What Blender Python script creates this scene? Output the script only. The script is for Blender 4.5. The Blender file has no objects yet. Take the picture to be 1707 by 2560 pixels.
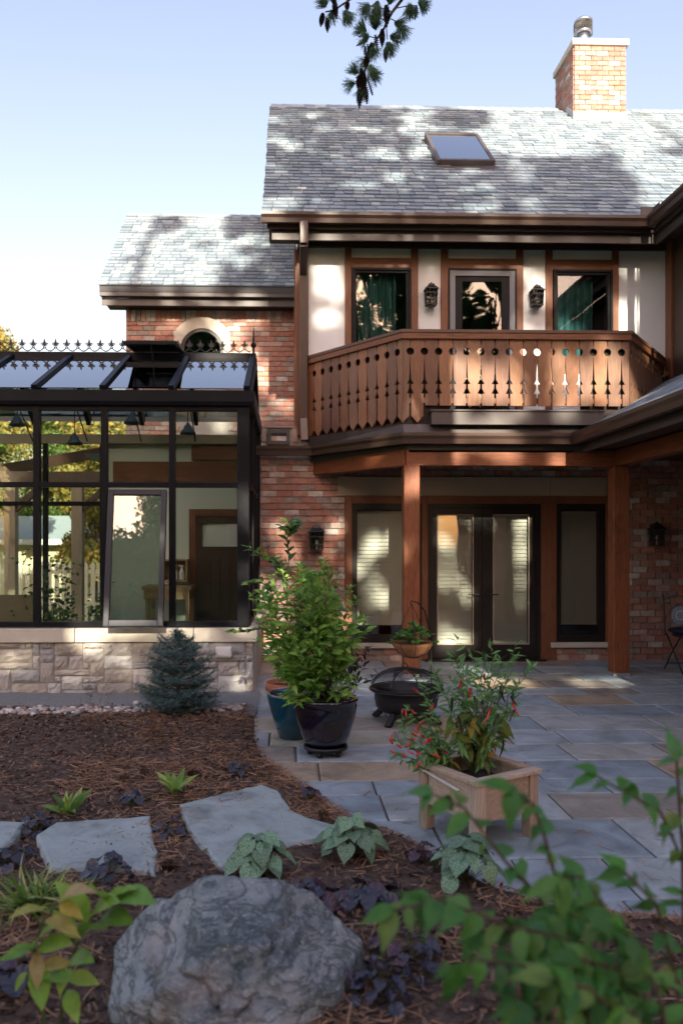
import bpy, math, random
import numpy as np
from mathutils import Vector, Matrix, noise as mnoise
R = random.Random(11)
NR = np.random.default_rng(5)
S = bpy.context.scene
COL = S.collection
RAD = math.radians

# ------------------------------------------------------------------ camera, sky, sun, exposure
FPX, CXP, CYP, CAMH, YAW = 1950.0, 772.0, 1362.0, 1.58, math.atan(52 / 1950.0)
SUN_EL = RAD(24)
TS = math.tan(SUN_EL)
cam_d = bpy.data.cameras.new('camera'); cam = bpy.data.objects.new('camera', cam_d); COL.objects.link(cam)
cam.location = (0, 0, CAMH); cam.rotation_euler = (RAD(90), 0, -YAW)
cam_d.sensor_width = 36; cam_d.lens = FPX / 2560 * 36
cam_d.shift_x = (853.5 - CXP) / 2560; cam_d.shift_y = (CYP - 1280) / 2560
cam_d.clip_start = .05; cam_d.clip_end = 2000
cam_d.dof.use_dof = True; cam_d.dof.focus_distance = 6.2; cam_d.dof.aperture_fstop = 1.9
S.camera = cam
w = bpy.data.worlds.new('World'); S.world = w; w.use_nodes = True
wn = w.node_tree; wn.nodes.clear()
sky = wn.nodes.new('ShaderNodeTexSky'); sky.sky_type = 'NISHITA'; sky.sun_disc = False
sky.sun_elevation = SUN_EL; sky.sun_rotation = RAD(180); sky.air_density = 1.7; sky.dust_density = 3.2; sky.ozone_density = 1.9
bg = wn.nodes.new('ShaderNodeBackground'); bg.inputs[1].default_value = .09
wo = wn.nodes.new('ShaderNodeOutputWorld')
wb = wn.nodes.new('ShaderNodeVectorMath'); wb.operation = 'MULTIPLY'; wb.inputs[1].default_value = (1.05, .835, .86)      # the camera's white balance
wn.links.new(sky.outputs[0], wb.inputs[0]); wn.links.new(wb.outputs[0], bg.inputs[0]); wn.links.new(bg.outputs[0], wo.inputs[0])
sl = bpy.data.lights.new('sun', 'SUN'); sl.energy = 3.2; sl.angle = RAD(.42); sl.color = (1, .88, .70)
so = bpy.data.objects.new('sun', sl); COL.objects.link(so); so.rotation_euler = (RAD(90) - SUN_EL, 0, 0); so.location = (0, -20, 25)
S.view_settings.view_transform = 'Standard'; S.view_settings.look = 'None'
S.view_settings.exposure = 2.03; S.view_settings.gamma = 1; S.view_settings.use_curve_mapping = False
S.render.engine = 'CYCLES'
S.cycles.use_denoising = True
S.cycles.max_bounces = 9; S.cycles.transparent_max_bounces = 16; S.cycles.caustics_reflective = False; S.cycles.caustics_refractive = False
S.cycles.sample_clamp_indirect = 6

# ------------------------------------------------------------------ measuring helpers (photo pixel -> place on a known plane)
CT, ST = math.cos(YAW), math.sin(YAW)
def ray(u, v):
    xc = (u - CXP) / FPX; zc = (CYP - v) / FPX
    return Vector((ST + xc * CT, CT - xc * ST, zc))
def at(u, v, Y):
    d = ray(u, v); t = Y / d.y
    return Vector((d.x * t, Y, CAMH + d.z * t))
def XU(u, Y): return at(u, 1362, Y).x
def ZV(v, Y, u=1100): return at(u, v, Y).z
def G(u, v, z=0.):
    d = ray(u, v); t = (z - CAMH) / d.z
    return Vector((d.x * t, d.y * t, z))

# ------------------------------------------------------------------ mesh helpers
def wl(o):
    v = Vector((0, 0, 0))
    while o: v += o.location; o = o.parent
    return v
def link(name, me, parent=None, loc=None):
    o = bpy.data.objects.new(name, me); COL.objects.link(o)
    if parent: o.parent = parent
    if loc is not None: o.location = loc
    return o
def tag(o, label=None, cat=None, group=None, kind=None):
    if label: o['label'] = label
    if cat: o['category'] = cat
    if group: o['group'] = group
    if kind: o['kind'] = kind
    return o
def thing(name, label, cat, loc=(0, 0, 0), group=None):
    o = bpy.data.objects.new(name, None); COL.objects.link(o); o.location = loc; o.empty_display_size = .1
    return tag(o, label, cat, group)
def fast(name, V, F, m, parent=None, rnd=None, smooth=False, local=False):
    """numpy arrays -> one mesh object"""
    V = np.asarray(V, dtype=np.float32).reshape(-1, 3); F = np.asarray(F, dtype=np.int32)
    if parent and not local: V = V - np.array(wl(parent), dtype=np.float32)
    me = bpy.data.meshes.new(name); n, k = F.shape
    me.vertices.add(len(V)); me.vertices.foreach_set('co', V.ravel())
    me.loops.add(n * k); me.loops.foreach_set('vertex_index', F.ravel())
    me.polygons.add(n); me.polygons.foreach_set('loop_start', np.arange(0, n * k, k, dtype=np.int32))
    try: me.polygons.foreach_set('loop_total', np.full(n, k, dtype=np.int32))
    except Exception: pass
    if rnd is not None:
        a = me.attributes.new('rnd', 'FLOAT', 'FACE'); a.data.foreach_set('value', np.asarray(rnd, dtype=np.float32))
    me.update(calc_edges=True)
    if smooth: me.polygons.foreach_set('use_smooth', np.ones(n, dtype=bool))
    me.materials.append(m)
    return link(name, me, parent)
class MB:
    def __init__(s): s.v = []; s.f = []; s.r = []; s.cur = 0.
    def add(s, vs, fs):
        n = len(s.v); s.v += [tuple(p) for p in vs]; s.f += [tuple(i + n for i in f) for f in fs]; s.r += [s.cur] * len(fs)
        return s
    def box(s, x0, x1, y0, y1, z0, z1):
        return s.add([(x0, y0, z0), (x1, y0, z0), (x1, y1, z0), (x0, y1, z0), (x0, y0, z1), (x1, y0, z1), (x1, y1, z1), (x0, y1, z1)],
                     [(3, 2, 1, 0), (4, 5, 6, 7), (0, 1, 5, 4), (1, 2, 6, 5), (2, 3, 7, 6), (3, 0, 4, 7)])
    def frame(s, x0, x1, z0, z1, wd, y0, y1, wb=None, wt=None):
        wb = wd if wb is None else wb; wt = wd if wt is None else wt
        s.box(x0, x0 + wd, y0, y1, z0, z1); s.box(x1 - wd, x1, y0, y1, z0, z1)
        s.box(x0 + wd, x1 - wd, y0, y1, z0, z0 + wb); s.box(x0 + wd, x1 - wd, y0, y1, z1 - wt, z1); return s
    def mbox(s, M, x0, x1, y0, y1, z0, z1):
        n = len(s.v); s.box(x0, x1, y0, y1, z0, z1)
        for i in range(n, len(s.v)): s.v[i] = tuple(M @ Vector(s.v[i]))
        return s
    def beam(s, a, b, wd, h, up=(0, 0, 1)):
        a = Vector(a); b = Vector(b); d = (b - a); L = d.length; y = d / L; x = y.cross(Vector(up)).normalized(); z = x.cross(y)
        M = Matrix(((x.x, y.x, z.x, a.x), (x.y, y.y, z.y, a.y), (x.z, y.z, z.z, a.z), (0, 0, 0, 1)))
        return s.mbox(M, -wd / 2, wd / 2, 0, L, -h / 2, h / 2)
    def prism_y(s, poly, y0, y1):
        n = len(poly); vs = [(x, y0, z) for x, z in poly] + [(x, y1, z) for x, z in poly]
        return s.add(vs, [tuple(range(n)), tuple(range(2 * n - 1, n - 1, -1))] + [(i, i + n, (i + 1) % n + n, (i + 1) % n) for i in range(n)])
    def prism_x(s, poly, x0, x1):
        n = len(poly); vs = [(x0, y, z) for y, z in poly] + [(x1, y, z) for y, z in poly]
        return s.add(vs, [tuple(range(n)), tuple(range(2 * n - 1, n - 1, -1))] + [(i, i + n, (i + 1) % n + n, (i + 1) % n) for i in range(n)])
    def prism_z(s, poly, z0, z1):
        n = len(poly); vs = [(x, y, z0) for x, y in poly] + [(x, y, z1) for x, y in poly]
        return s.add(vs, [tuple(range(n - 1, -1, -1)), tuple(range(n, 2 * n))] + [(i, (i + 1) % n, (i + 1) % n + n, i + n) for i in range(n)])
    def tube(s, pts, r, n=6, caps=True):
        pts = [Vector(p) for p in pts]; k = len(pts); rs = r if isinstance(r, (list, tuple)) else [r] * k
        base = len(s.v); ref = None; vs = []
        for i, p in enumerate(pts):
            d = (pts[min(i + 1, k - 1)] - pts[max(i - 1, 0)]).normalized()
            if ref is None: ref = Vector((1, 0, 0)) if abs(d.x) < .8 else Vector((0, 1, 0))
            a = d.cross(ref).normalized(); b = d.cross(a); ref = b.cross(d) if False else ref
            for j in range(n):
                t = 2 * math.pi * j / n; vs.append(p + (a * math.cos(t) + b * math.sin(t)) * rs[i])
        fs = [(i * n + j, i * n + (j + 1) % n, (i + 1) * n + (j + 1) % n, (i + 1) * n + j) for i in range(k - 1) for j in range(n)]
        if caps: fs += [tuple(range(n)), tuple((k - 1) * n + j for j in reversed(range(n)))]
        return s.add(vs, fs)
    def lathe(s, prof, c=(0, 0, 0), n=28, wob=0):
        vs = []; k = len(prof)
        for i, (r, z) in enumerate(prof):
            for j in range(n):
                t = 2 * math.pi * j / n; rr = r * (1 + wob * math.sin(3 * t + i)); vs.append((c[0] + rr * math.cos(t), c[1] + rr * math.sin(t), c[2] + z))
        return s.add(vs, [(i * n + j, i * n + (j + 1) % n, (i + 1) * n + (j + 1) % n, (i + 1) * n + j) for i in range(k - 1) for j in range(n)])
    def sweep(s, path, prof):
        k = len(path); P = [Vector((p[0], p[1])) for p in path]; m = len(prof); vs = []
        for i in range(k):
            ns = []
            for a, b in ((i - 1, i), (i, i + 1)):
                if a >= 0 and b < k:
                    d = (P[b] - P[a]).normalized(); ns.append(Vector((d.y, -d.x)))
            mi = ns[0] if len(ns) == 1 else (ns[0] + ns[1]) / (1 + ns[0].dot(ns[1]))
            for o, z in prof: vs.append((P[i].x + mi.x * o, P[i].y + mi.y * o, z))
        fs = [(i * m + j, (i + 1) * m + j, (i + 1) * m + (j + 1) % m, i * m + (j + 1) % m) for i in range(k - 1) for j in range(m)]
        fs += [tuple(range(m)), tuple((k - 1) * m + j for j in reversed(range(m)))]
        return s.add(vs, fs)
    def sphere(s, c, r, n=8, k=6, sc=(1, 1, 1)):
        prof = [(max(1e-4, r * math.sin(math.pi * i / k)), -r * math.cos(math.pi * i / k)) for i in range(k + 1)]
        b = len(s.v); s.lathe(prof, (0, 0, 0), n)
        for i in range(b, len(s.v)):
            p = s.v[i]; s.v[i] = (p[0] * sc[0] + c[0], p[1] * sc[1] + c[1], p[2] * sc[2] + c[2])
        return s
    def mesh(s, name, m, off=Vector((0, 0, 0)), smooth=False):
        me = bpy.data.meshes.new(name); me.from_pydata([(p[0] - off.x, p[1] - off.y, p[2] - off.z) for p in s.v], [], s.f)
        if any(s.r):
            a = me.attributes.new('rnd', 'FLOAT', 'FACE'); a.data.foreach_set('value', s.r)
        me.update()
        if smooth: me.polygons.foreach_set('use_smooth', [True] * len(me.polygons))
        me.materials.append(m); return me
    def build(s, name, m, parent=None, smooth=False, bevel=0, label=None, kind=None):
        o = link(name, s.mesh(name, m, wl(parent) if parent else Vector((0, 0, 0)), smooth), parent)
        if bevel:
            b = o.modifiers.new('bevel', 'BEVEL'); b.width = bevel; b.segments = 2; b.limit_method = 'ANGLE'
        if label: o['label'] = label
        if kind: o['kind'] = kind
        return o

# ------------------------------------------------------------------ materials
def nd(t, typ, **k):
    n = t.nodes.new(typ)
    for a, b in k.items(): setattr(n, a, b)
    return n
def ramp(t, cols, const=False):
    r = nd(t, 'ShaderNodeValToRGB'); r.color_ramp.interpolation = 'CONSTANT' if const else 'LINEAR'
    e = r.color_ramp.elements
    while len(e) < len(cols): e.new(.5)
    for i, c in enumerate(cols):
        if len(c) == 4: e[i].position = c[3]
        else: e[i].position = i / len(cols) if const else i / max(1, len(cols) - 1)
        e[i].color = (c[0], c[1], c[2], 1)
    return r
def rndval(t):
    oi = nd(t, 'ShaderNodeObjectInfo'); at_ = nd(t, 'ShaderNodeAttribute', attribute_name='rnd')
    a = nd(t, 'ShaderNodeMath', operation='ADD'); f = nd(t, 'ShaderNodeMath', operation='FRACT')
    t.links.new(oi.outputs['Random'], a.inputs[0]); t.links.new(at_.outputs['Fac'], a.inputs[1]); t.links.new(a.outputs[0], f.inputs[0])
    return f.outputs[0]
def pos(t, st=(1, 1, 1)):
    g = nd(t, 'ShaderNodeNewGeometry'); mp = nd(t, 'ShaderNodeMapping'); mp.inputs['Scale'].default_value = st
    t.links.new(g.outputs['Position'], mp.inputs['Vector']); return mp.outputs[0]
def noisen(t, vec, sc, det=4, ro=.6, dist=0):
    n = nd(t, 'ShaderNodeTexNoise'); n.inputs['Scale'].default_value = sc; n.inputs['Detail'].default_value = det
    n.inputs['Roughness'].default_value = ro; n.inputs['Distortion'].default_value = dist
    t.links.new(vec, n.inputs['Vector']); return n
def mulc(t, col, fac, lo, hi):
    mr = nd(t, 'ShaderNodeMapRange'); mr.inputs[1].default_value = .3; mr.inputs[2].default_value = .7
    mr.inputs[3].default_value = lo; mr.inputs[4].default_value = hi; t.links.new(fac, mr.inputs[0])
    vm = nd(t, 'ShaderNodeVectorMath', operation='SCALE'); t.links.new(col, vm.inputs[0]); t.links.new(mr.outputs[0], vm.inputs['Scale']); return vm.outputs[0]
def mat(name, cols, rough=.6, metal=0., sc=6, st=(1, 1, 1), var=None, rnd=False, bump=0., bsc=60, spec=.5, patch=None, transl=0., coat=0., dist=0., speck=None):
    m = bpy.data.materials.new(name); m.use_nodes = True; t = m.node_tree; p = t.nodes['Principled BSDF']
    v = pos(t, st); n = noisen(t, v, sc, 5, .6, dist)
    if rnd:
        rp = ramp(t, cols, True); t.links.new(rndval(t), rp.inputs[0])
    else:
        rp = ramp(t, cols if len(cols) > 1 else cols * 2)
        mr = nd(t, 'ShaderNodeMapRange'); mr.inputs[1].default_value = .28; mr.inputs[2].default_value = .72; t.links.new(n.outputs[0], mr.inputs[0]); t.links.new(mr.outputs[0], rp.inputs[0])
    c = rp.outputs[0]
    if var: c = mulc(t, c, n.outputs[0], *var)
    if patch:
        pc, psc, lo, hi = patch; pn = noisen(t, pos(t), psc, 3, .55)
        mr = nd(t, 'ShaderNodeMapRange'); mr.inputs[1].default_value = lo; mr.inputs[2].default_value = hi; t.links.new(pn.outputs[0], mr.inputs[0])
        mx = nd(t, 'ShaderNodeMixRGB'); mx.inputs[2].default_value = (*pc, 1); t.links.new(mr.outputs[0], mx.inputs[0]); t.links.new(c, mx.inputs[1]); c = mx.outputs[0]
    if speck:
        pc, psc, lo, hi = speck; pn = noisen(t, pos(t), psc, 1, .5)
        mr = nd(t, 'ShaderNodeMapRange'); mr.inputs[1].default_value = lo; mr.inputs[2].default_value = hi; t.links.new(pn.outputs[0], mr.inputs[0])
        mx = nd(t, 'ShaderNodeMixRGB'); mx.inputs[2].default_value = (*pc, 1); t.links.new(mr.outputs[0], mx.inputs[0]); t.links.new(c, mx.inputs[1]); c = mx.outputs[0]
    t.links.new(c, p.inputs['Base Color'])
    p.inputs['Roughness'].default_value = rough; p.inputs['Metallic'].default_value = metal; p.inputs['Specular IOR Level'].default_value = spec
    if coat: p.inputs['Coat Weight'].default_value = coat; p.inputs['Coat Roughness'].default_value = .06
    if bump:
        bn = noisen(t, pos(t, st), bsc, 6, .65); b = nd(t, 'ShaderNodeBump'); b.inputs['Strength'].default_value = 1; b.inputs['Distance'].default_value = bump
        t.links.new(bn.outputs[0], b.inputs['Height']); t.links.new(b.outputs[0], p.inputs['Normal'])
    if transl:
        tr = nd(t, 'ShaderNodeBsdfTranslucent'); t.links.new(c, tr.inputs[0]); mx = nd(t, 'ShaderNodeMixShader'); mx.inputs[0].default_value = transl
        t.links.new(p.outputs[0], mx.inputs[1]); t.links.new(tr.outputs[0], mx.inputs[2]); t.links.new(mx.outputs[0], t.nodes['Material Output'].inputs[0])
    return m
def glass(name, tint, gain=1.5, wav=0.):
    m = bpy.data.materials.new(name); m.use_nodes = True; t = m.node_tree; t.nodes.remove(t.nodes['Principled BSDF'])
    tr = nd(t, 'ShaderNodeBsdfTransparent'); tr.inputs[0].default_value = (*tint, 1)
    gl = nd(t, 'ShaderNodeBsdfGlossy'); gl.inputs['Roughness'].default_value = .01
    fr = nd(t, 'ShaderNodeFresnel'); fr.inputs[0].default_value = 1.5
    mu = nd(t, 'ShaderNodeMath', operation='MULTIPLY', use_clamp=True); mu.inputs[1].default_value = gain; t.links.new(fr.outputs[0], mu.inputs[0])
    if wav:
        b = nd(t, 'ShaderNodeBump'); b.inputs['Distance'].default_value = wav; n = noisen(t, pos(t), 1.6, 1); t.links.new(n.outputs[0], b.inputs['Height']); t.links.new(b.outputs[0], gl.inputs['Normal'])
    mx = nd(t, 'ShaderNodeMixShader'); t.links.new(mu.outputs[0], mx.inputs[0]); t.links.new(tr.outputs[0], mx.inputs[1]); t.links.new(gl.outputs[0], mx.inputs[2])
    t.links.new(mx.outputs[0], t.nodes['Material Output'].inputs[0]); return m
def leafm(name, cols, rough=.45, tr=.3, coat=0., var=(.8, 1.2), sc=30):
    return mat(name, cols, rough, rnd=True, sc=sc, var=var, transl=tr, coat=coat, spec=.4)

m_brick = mat('brick', [(0.403, 0.196, 0.143), (0.352, 0.162, 0.121), (0.437, 0.246, 0.185), (0.327, 0.246, 0.207), (0.378, 0.196, 0.151), (0.488, 0.399, 0.351), (0.335, 0.187, 0.151), (0.309, 0.255, 0.223), (0.420, 0.204, 0.151), (0.522, 0.476, 0.436), (0.378, 0.178, 0.143), (0.462, 0.315, 0.266)],
              .85, rnd=True, sc=14, var=(.75, 1.25), bump=.004, bsc=90, patch=((.45, .38, .33), 9, .6, .85), speck=((.12, .08, .06), 40, .66, .8))
m_mortar = mat('mortar', [(.33, .31, .285), (.40, .375, .35)], .9, sc=30, bump=.003, bsc=150)
m_shingle = mat('shingle', [(0.182, 0.234, 0.278), (0.233, 0.289, 0.329), (0.282, 0.342, 0.377), (0.205, 0.255, 0.301), (0.310, 0.365, 0.399), (0.174, 0.220, 0.269), (0.260, 0.310, 0.343), (0.150, 0.197, 0.235), (0.221, 0.277, 0.331)],
                .9, rnd=True, sc=120, var=(.8, 1.2), bump=.003, bsc=260)
m_underlay = mat('roof_underlay', [(.07, .07, .075)], .9)
m_stucco = mat('stucco', [(0.737, 0.760, 0.759), (0.795, 0.820, 0.822)], .85, sc=3, bump=.002, bsc=200)
m_cream = mat('cream_board', [(.42, .36, .27), (.46, .40, .31)], .7, sc=5)
def wood(name, a, b, axis, rough=.55, sc=3):
    st = {'x': (1.2, 22, 22), 'y': (22, 1.2, 22), 'z': (22, 22, 1.2)}[axis]
    return mat(name, [a, tuple((p + q) / 2 for p, q in zip(a, b)), b], rough, sc=sc, st=st, dist=1.5, bump=.0015, bsc=6, patch=(tuple(x * .6 for x in a), 2.2, .62, .8))
m_trim_z = wood('stained_trim_upright', (.13, .045, .02), (.25, .10, .045), 'z')
m_trim_x = wood('stained_trim_level', (.13, .045, .02), (.26, .105, .045), 'x')
m_post = wood('cedar_post', (0.114, 0.032, 0.011), (0.334, 0.112, 0.042), 'z')
m_beam_x = wood('cedar_beam_level', (0.114, 0.032, 0.011), (0.334, 0.112, 0.042), 'x')
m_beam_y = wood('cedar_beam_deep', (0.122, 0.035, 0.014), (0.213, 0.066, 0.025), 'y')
def woodrnd(name, cols, axis, rough=.55):
    st = {'x': (1.2, 22, 22), 'z': (22, 22, 1.2)}[axis]
    return mat(name, cols, rough, rnd=True, sc=3, st=st, dist=1.5, var=(.68, 1.25), bump=.0015, bsc=6)
m_picket = woodrnd('stained_picket', [(.21, .095, .045), (.27, .135, .07), (.17, .08, .045), (.29, .135, .065), (.22, .115, .07), (.24, .10, .045), (.19, .10, .06)], 'z')
m_darkwood = wood('dark_wood', (.035, .018, .012), (.075, .038, .022), 'x')
m_gutter = mat('brown_gutter', [(0.064, 0.039, 0.031), (0.075, 0.047, 0.036)], .32, sc=2, spec=.6)
m_fascia = mat('brown_fascia', [(0.068, 0.057, 0.057), (0.086, 0.072, 0.071)], .5, sc=3)
m_soffit = mat('dark_soffit', [(.03, .018, .014), (.04, .024, .018)], .7)
m_black = mat('black_aluminium', [(.0045, .0055, .0085), (.008, .009, .013)], .45, sc=4, spec=.18)
m_bronze = mat('bronze_frame', [(.014, .012, .012), (.02, .017, .016)], .42, sc=4, spec=.35)
m_greyframe = mat('grey_metal', [(.17, .19, .225), (.20, .22, .26)], .45, sc=4)
m_tiltframe = mat('tilt_frame', [(.035, .038, .046), (.045, .048, .058)], .45, sc=4, spec=.3)
m_alu = mat('silver_frame', [(.30, .30, .31)], .35, metal=.6)
m_steel = mat('stainless_flue', [(.6, .6, .6)], .25, metal=1.)
m_lead = mat('grey_flashing', [(.33, .34, .36), (.37, .38, .4)], .45, metal=.3)
m_iron = mat('cast_iron', [(.010, .010, .012), (.016, .016, .018)], .45, sc=20, bump=.001, bsc=200)
m_glass = glass('window_glass', (.94, .96, .95), 1.7, .004)
m_solglass = glass('solarium_glass', (.93, .97, .94), 1.2)
m_roofglass = glass('roof_glass', (.90, .95, .94), 2.2)
m_lampglass = glass('lamp_glass', (.8, .8, .75), 1.3)
m_curtain = mat('teal_curtain', [(.012, .085, .09), (.025, .125, .13)], .8, sc=5)
m_blind = mat('cream_blind', [(.68, .67, .58), (.74, .73, .64)], .6, sc=4)
m_room = mat('room_dark', [(.05, .045, .04), (.07, .06, .055)], .9)
m_concrete = mat('cast_stone', [(.52, .48, .40), (.60, .56, .48)], .85, sc=8, bump=.002, bsc=120)
m_stone = mat('limestone', [(0.381, 0.356, 0.325), (0.470, 0.452, 0.429), (0.426, 0.392, 0.338), (0.515, 0.511, 0.494), (0.347, 0.345, 0.350), (0.448, 0.416, 0.390)], .85, rnd=True, sc=7, var=(.75, 1.2), bump=.012, bsc=22)
m_blue = mat('bluestone', [(0.278, 0.340, 0.390), (0.317, 0.368, 0.408), (0.354, 0.388, 0.399), (0.260, 0.322, 0.363), (0.325, 0.368, 0.381), (0.372, 0.360, 0.300), (0.288, 0.340, 0.381), (0.391, 0.312, 0.227), (0.335, 0.378, 0.390), (0.242, 0.303, 0.345), (0.362, 0.378, 0.363), (0.298, 0.275, 0.245), (0.307, 0.360, 0.399), (0.278, 0.331, 0.363)],
             .55, rnd=True, sc=3.2, var=(.66, 1.3), bump=.009, bsc=13, patch=((.21, .165, .12), 1.7, .62, .85), speck=((.33, .35, .36), 55, .70, .76), dist=1)
m_joint = mat('joint_sand', [(0.075, 0.060, 0.053), (0.135, 0.105, 0.083)], .95, sc=40)
m_flag = mat('flagstone', [(0.251, 0.307, 0.326), (0.319, 0.366, 0.366), (0.285, 0.341, 0.350)], .6, sc=2.5, bump=.014, bsc=9, dist=1.2, var=(.7, 1.25), patch=((.13, .12, .11), 3.1, .6, .8), speck=((.36, .38, .38), 48, .69, .76))
m_mulch = mat('mulch', [(0.033, 0.021, 0.017), (0.090, 0.055, 0.041), (0.162, 0.102, 0.071)], .95, sc=22, bump=.02, bsc=40)
m_chip = mat('bark_chip', [(.06, .033, .024), (.11, .06, .038), (.15, .088, .056), (.04, .025, .02), (.20, .13, .088)], .9, rnd=True, sc=30, var=(.8, 1.2))
m_needle = mat('dry_needle', [(0.286, 0.138, 0.068), (0.353, 0.184, 0.094), (0.210, 0.101, 0.050), (0.403, 0.239, 0.143), (0.160, 0.083, 0.055)], .7, rnd=True)
m_gravel = mat('grey_gravel', [(.10, .11, .12), (.20, .21, .22), (.28, .28, .28)], .9, sc=55, bump=.01, bsc=70)
m_pebble = mat('river_pebble', [(.55, .50, .46), (.42, .33, .30), (.30, .30, .31), (.62, .58, .54), (.48, .36, .32), (.22, .21, .21)], .6, rnd=True, sc=30, var=(.8, 1.15))
m_grass = mat('lawn', [(.035, .06, .016), (.07, .10, .03), (.10, .11, .04)], .9, sc=3, bump=.02, bsc=60)
m_soil = mat('potting_soil', [(.02, .013, .01), (.05, .035, .025)], .95, sc=40, bump=.01, bsc=80, speck=((.5, .48, .45), 90, .68, .75))
m_bark = mat('tree_bark', [(.06, .042, .03), (.12, .09, .065)], .9, sc=6, st=(6, 6, 1), bump=.02, bsc=12)
m_stem = mat('green_stem', [(.06, .09, .03), (.09, .10, .04)], .6, sc=20)
m_twig = mat('brown_twig', [(.07, .045, .03), (.11, .07, .045)], .8, sc=20)
# ------------------------------------------------------------------ the setting: ground, patio, beds
def grid_fn(x0, x1, y0, y1, st, fz, keep=None):
    xs = np.arange(x0, x1 + st, st); ys = np.arange(y0, y1 + st, st); X, Y = np.meshgrid(xs, ys)
    Z = fz(X, Y); V = np.stack([X, Y, Z], -1).reshape(-1, 3); nx, ny = len(xs), len(ys)
    i = (np.arange(ny - 1)[:, None] * nx + np.arange(nx - 1)[None, :]).ravel()
    F = np.stack([i, i + 1, i + nx + 1, i + nx], -1)
    if keep is not None:
        k = keep(X, Y).ravel(); F = F[k[F].any(1)]
    return V, F
def vnoise(X, Y, sc, seed=0):
    """cheap smooth value noise on arrays, 0..1"""
    g = np.random.default_rng(seed).random((256, 256)); x = X * sc + 1000; y = Y * sc + 1000
    xi = np.floor(x).astype(int); yi = np.floor(y).astype(int); fx = x - xi; fy = y - yi
    fx = fx * fx * (3 - 2 * fx); fy = fy * fy * (3 - 2 * fy)
    a = g[xi % 256, yi % 256]; b = g[(xi + 1) % 256, yi % 256]; c = g[xi % 256, (yi + 1) % 256]; d = g[(xi + 1) % 256, (yi + 1) % 256]
    return (a * (1 - fx) + b * fx) * (1 - fy) + (c * (1 - fx) + d * fx) * fy
gm = MB(); gm.add([(-400, -400, -.12), (400, -400, -.12), (400, 400, -.12), (-400, 400, -.12)], [(0, 1, 2, 3)])
tag(gm.build('ground', m_grass), 'green lawn ground around the house', kind='structure')

EDGE_PX = [(648, 1700), (644, 1740), (641, 1790), (640, 1840), (654, 1880), (672, 1900), (700, 1922), (738, 1950), (805, 1995), (863, 2035), (921, 2062), (993, 2084), (1073, 2124), (1180, 2190), (1330, 2250), (1500, 2285), (1760, 2310)]
EDGE = [G(u, v).to_2d() for u, v in EDGE_PX]
def bez(P, n=8):
    out = []
    for i in range(len(P) - 1):
        p0 = P[max(i - 1, 0)]; p1 = P[i]; p2 = P[i + 1]; p3 = P[min(i + 2, len(P) - 1)]
        for k in range(n):
            t = k / n; out.append(.5 * ((2 * p1) + (p2 - p0) * t + (2 * p0 - 5 * p1 + 4 * p2 - p3) * t * t + (3 * p1 - p0 - 3 * p2 + p3) * t ** 3))
    return out + [P[-1]]
EDGE = bez(EDGE, 6)
EX = np.array([p.x for p in EDGE]); EY = np.array([p.y for p in EDGE])
o_ = np.argsort(EY)
XE_y, XE_x = EY[o_], EX[o_]
def edge_dist(X, Y):
    """signed distance to the patio edge, positive on the bed's side"""
    d = np.full(X.shape, 1e9)
    for i in range(len(EX) - 1):
        ax, ay, bx, by = EX[i], EY[i], EX[i + 1], EY[i + 1]; L = (bx - ax) ** 2 + (by - ay) ** 2 + 1e-12
        t = np.clip(((X - ax) * (bx - ax) + (Y - ay) * (by - ay)) / L, 0, 1)
        d = np.minimum(d, np.hypot(X - ax - t * (bx - ax), Y - ay - t * (by - ay)))
    poly = list(zip(EX, EY)) + [(9, EY[-1]), (9, -3), (-9, -3), (-9, EY[0])]
    ins = np.zeros(X.shape, bool); j = len(poly) - 1
    for i in range(len(poly)):
        xi, yi = poly[i]; xj, yj = poly[j]
        c = ((yi > Y) != (yj > Y)) & (X < (xj - xi) * (Y - yi) / (yj - yi + 1e-12) + xi); ins ^= c; j = i
    return np.where(ins, d, -d)
def bed_z(X, Y):
    d = edge_dist(X, Y)
    z = .012 + .03 * (vnoise(X, Y, 1.3, 1) - .3) + .022 * vnoise(X, Y, 5, 2) + .016 * vnoise(X, Y, 17, 3) + .05 * np.clip((3.9 - Y) / 1.5, 0, 1) * np.clip(X + .2, 0, 1)
    z = z - .03 * np.clip((Y - 7.0) / .3, 0, 1)
    for (sx, sy, sa, sb) in ((-.1, 4.45, .62, .42), (-1.45, 4.3, .6, .36), (-2.35, 4.45, .4, .3)):
        z = z - .028 * np.clip(1.25 - np.hypot((X - sx) / sa, (Y - sy) / sb), 0, 1)
    return np.where(d > 0, -.004 + (z + .004) * np.clip(d / .12, 0, 1), -.004 + np.maximum(d, -.05))
V, F = grid_fn(-5.5, 4.2, 1.2, 7.6, .035, bed_z, lambda X, Y: edge_dist(X, Y) > -.06)
bed = fast('mulch_bed', V, F, m_mulch, smooth=True)
tag(bed, 'dark bark mulch bed beside the curved patio edge', kind='structure')
def bz(x, y): return float(bed_z(np.array([[x]]), np.array([[y]]))[0, 0])

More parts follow.
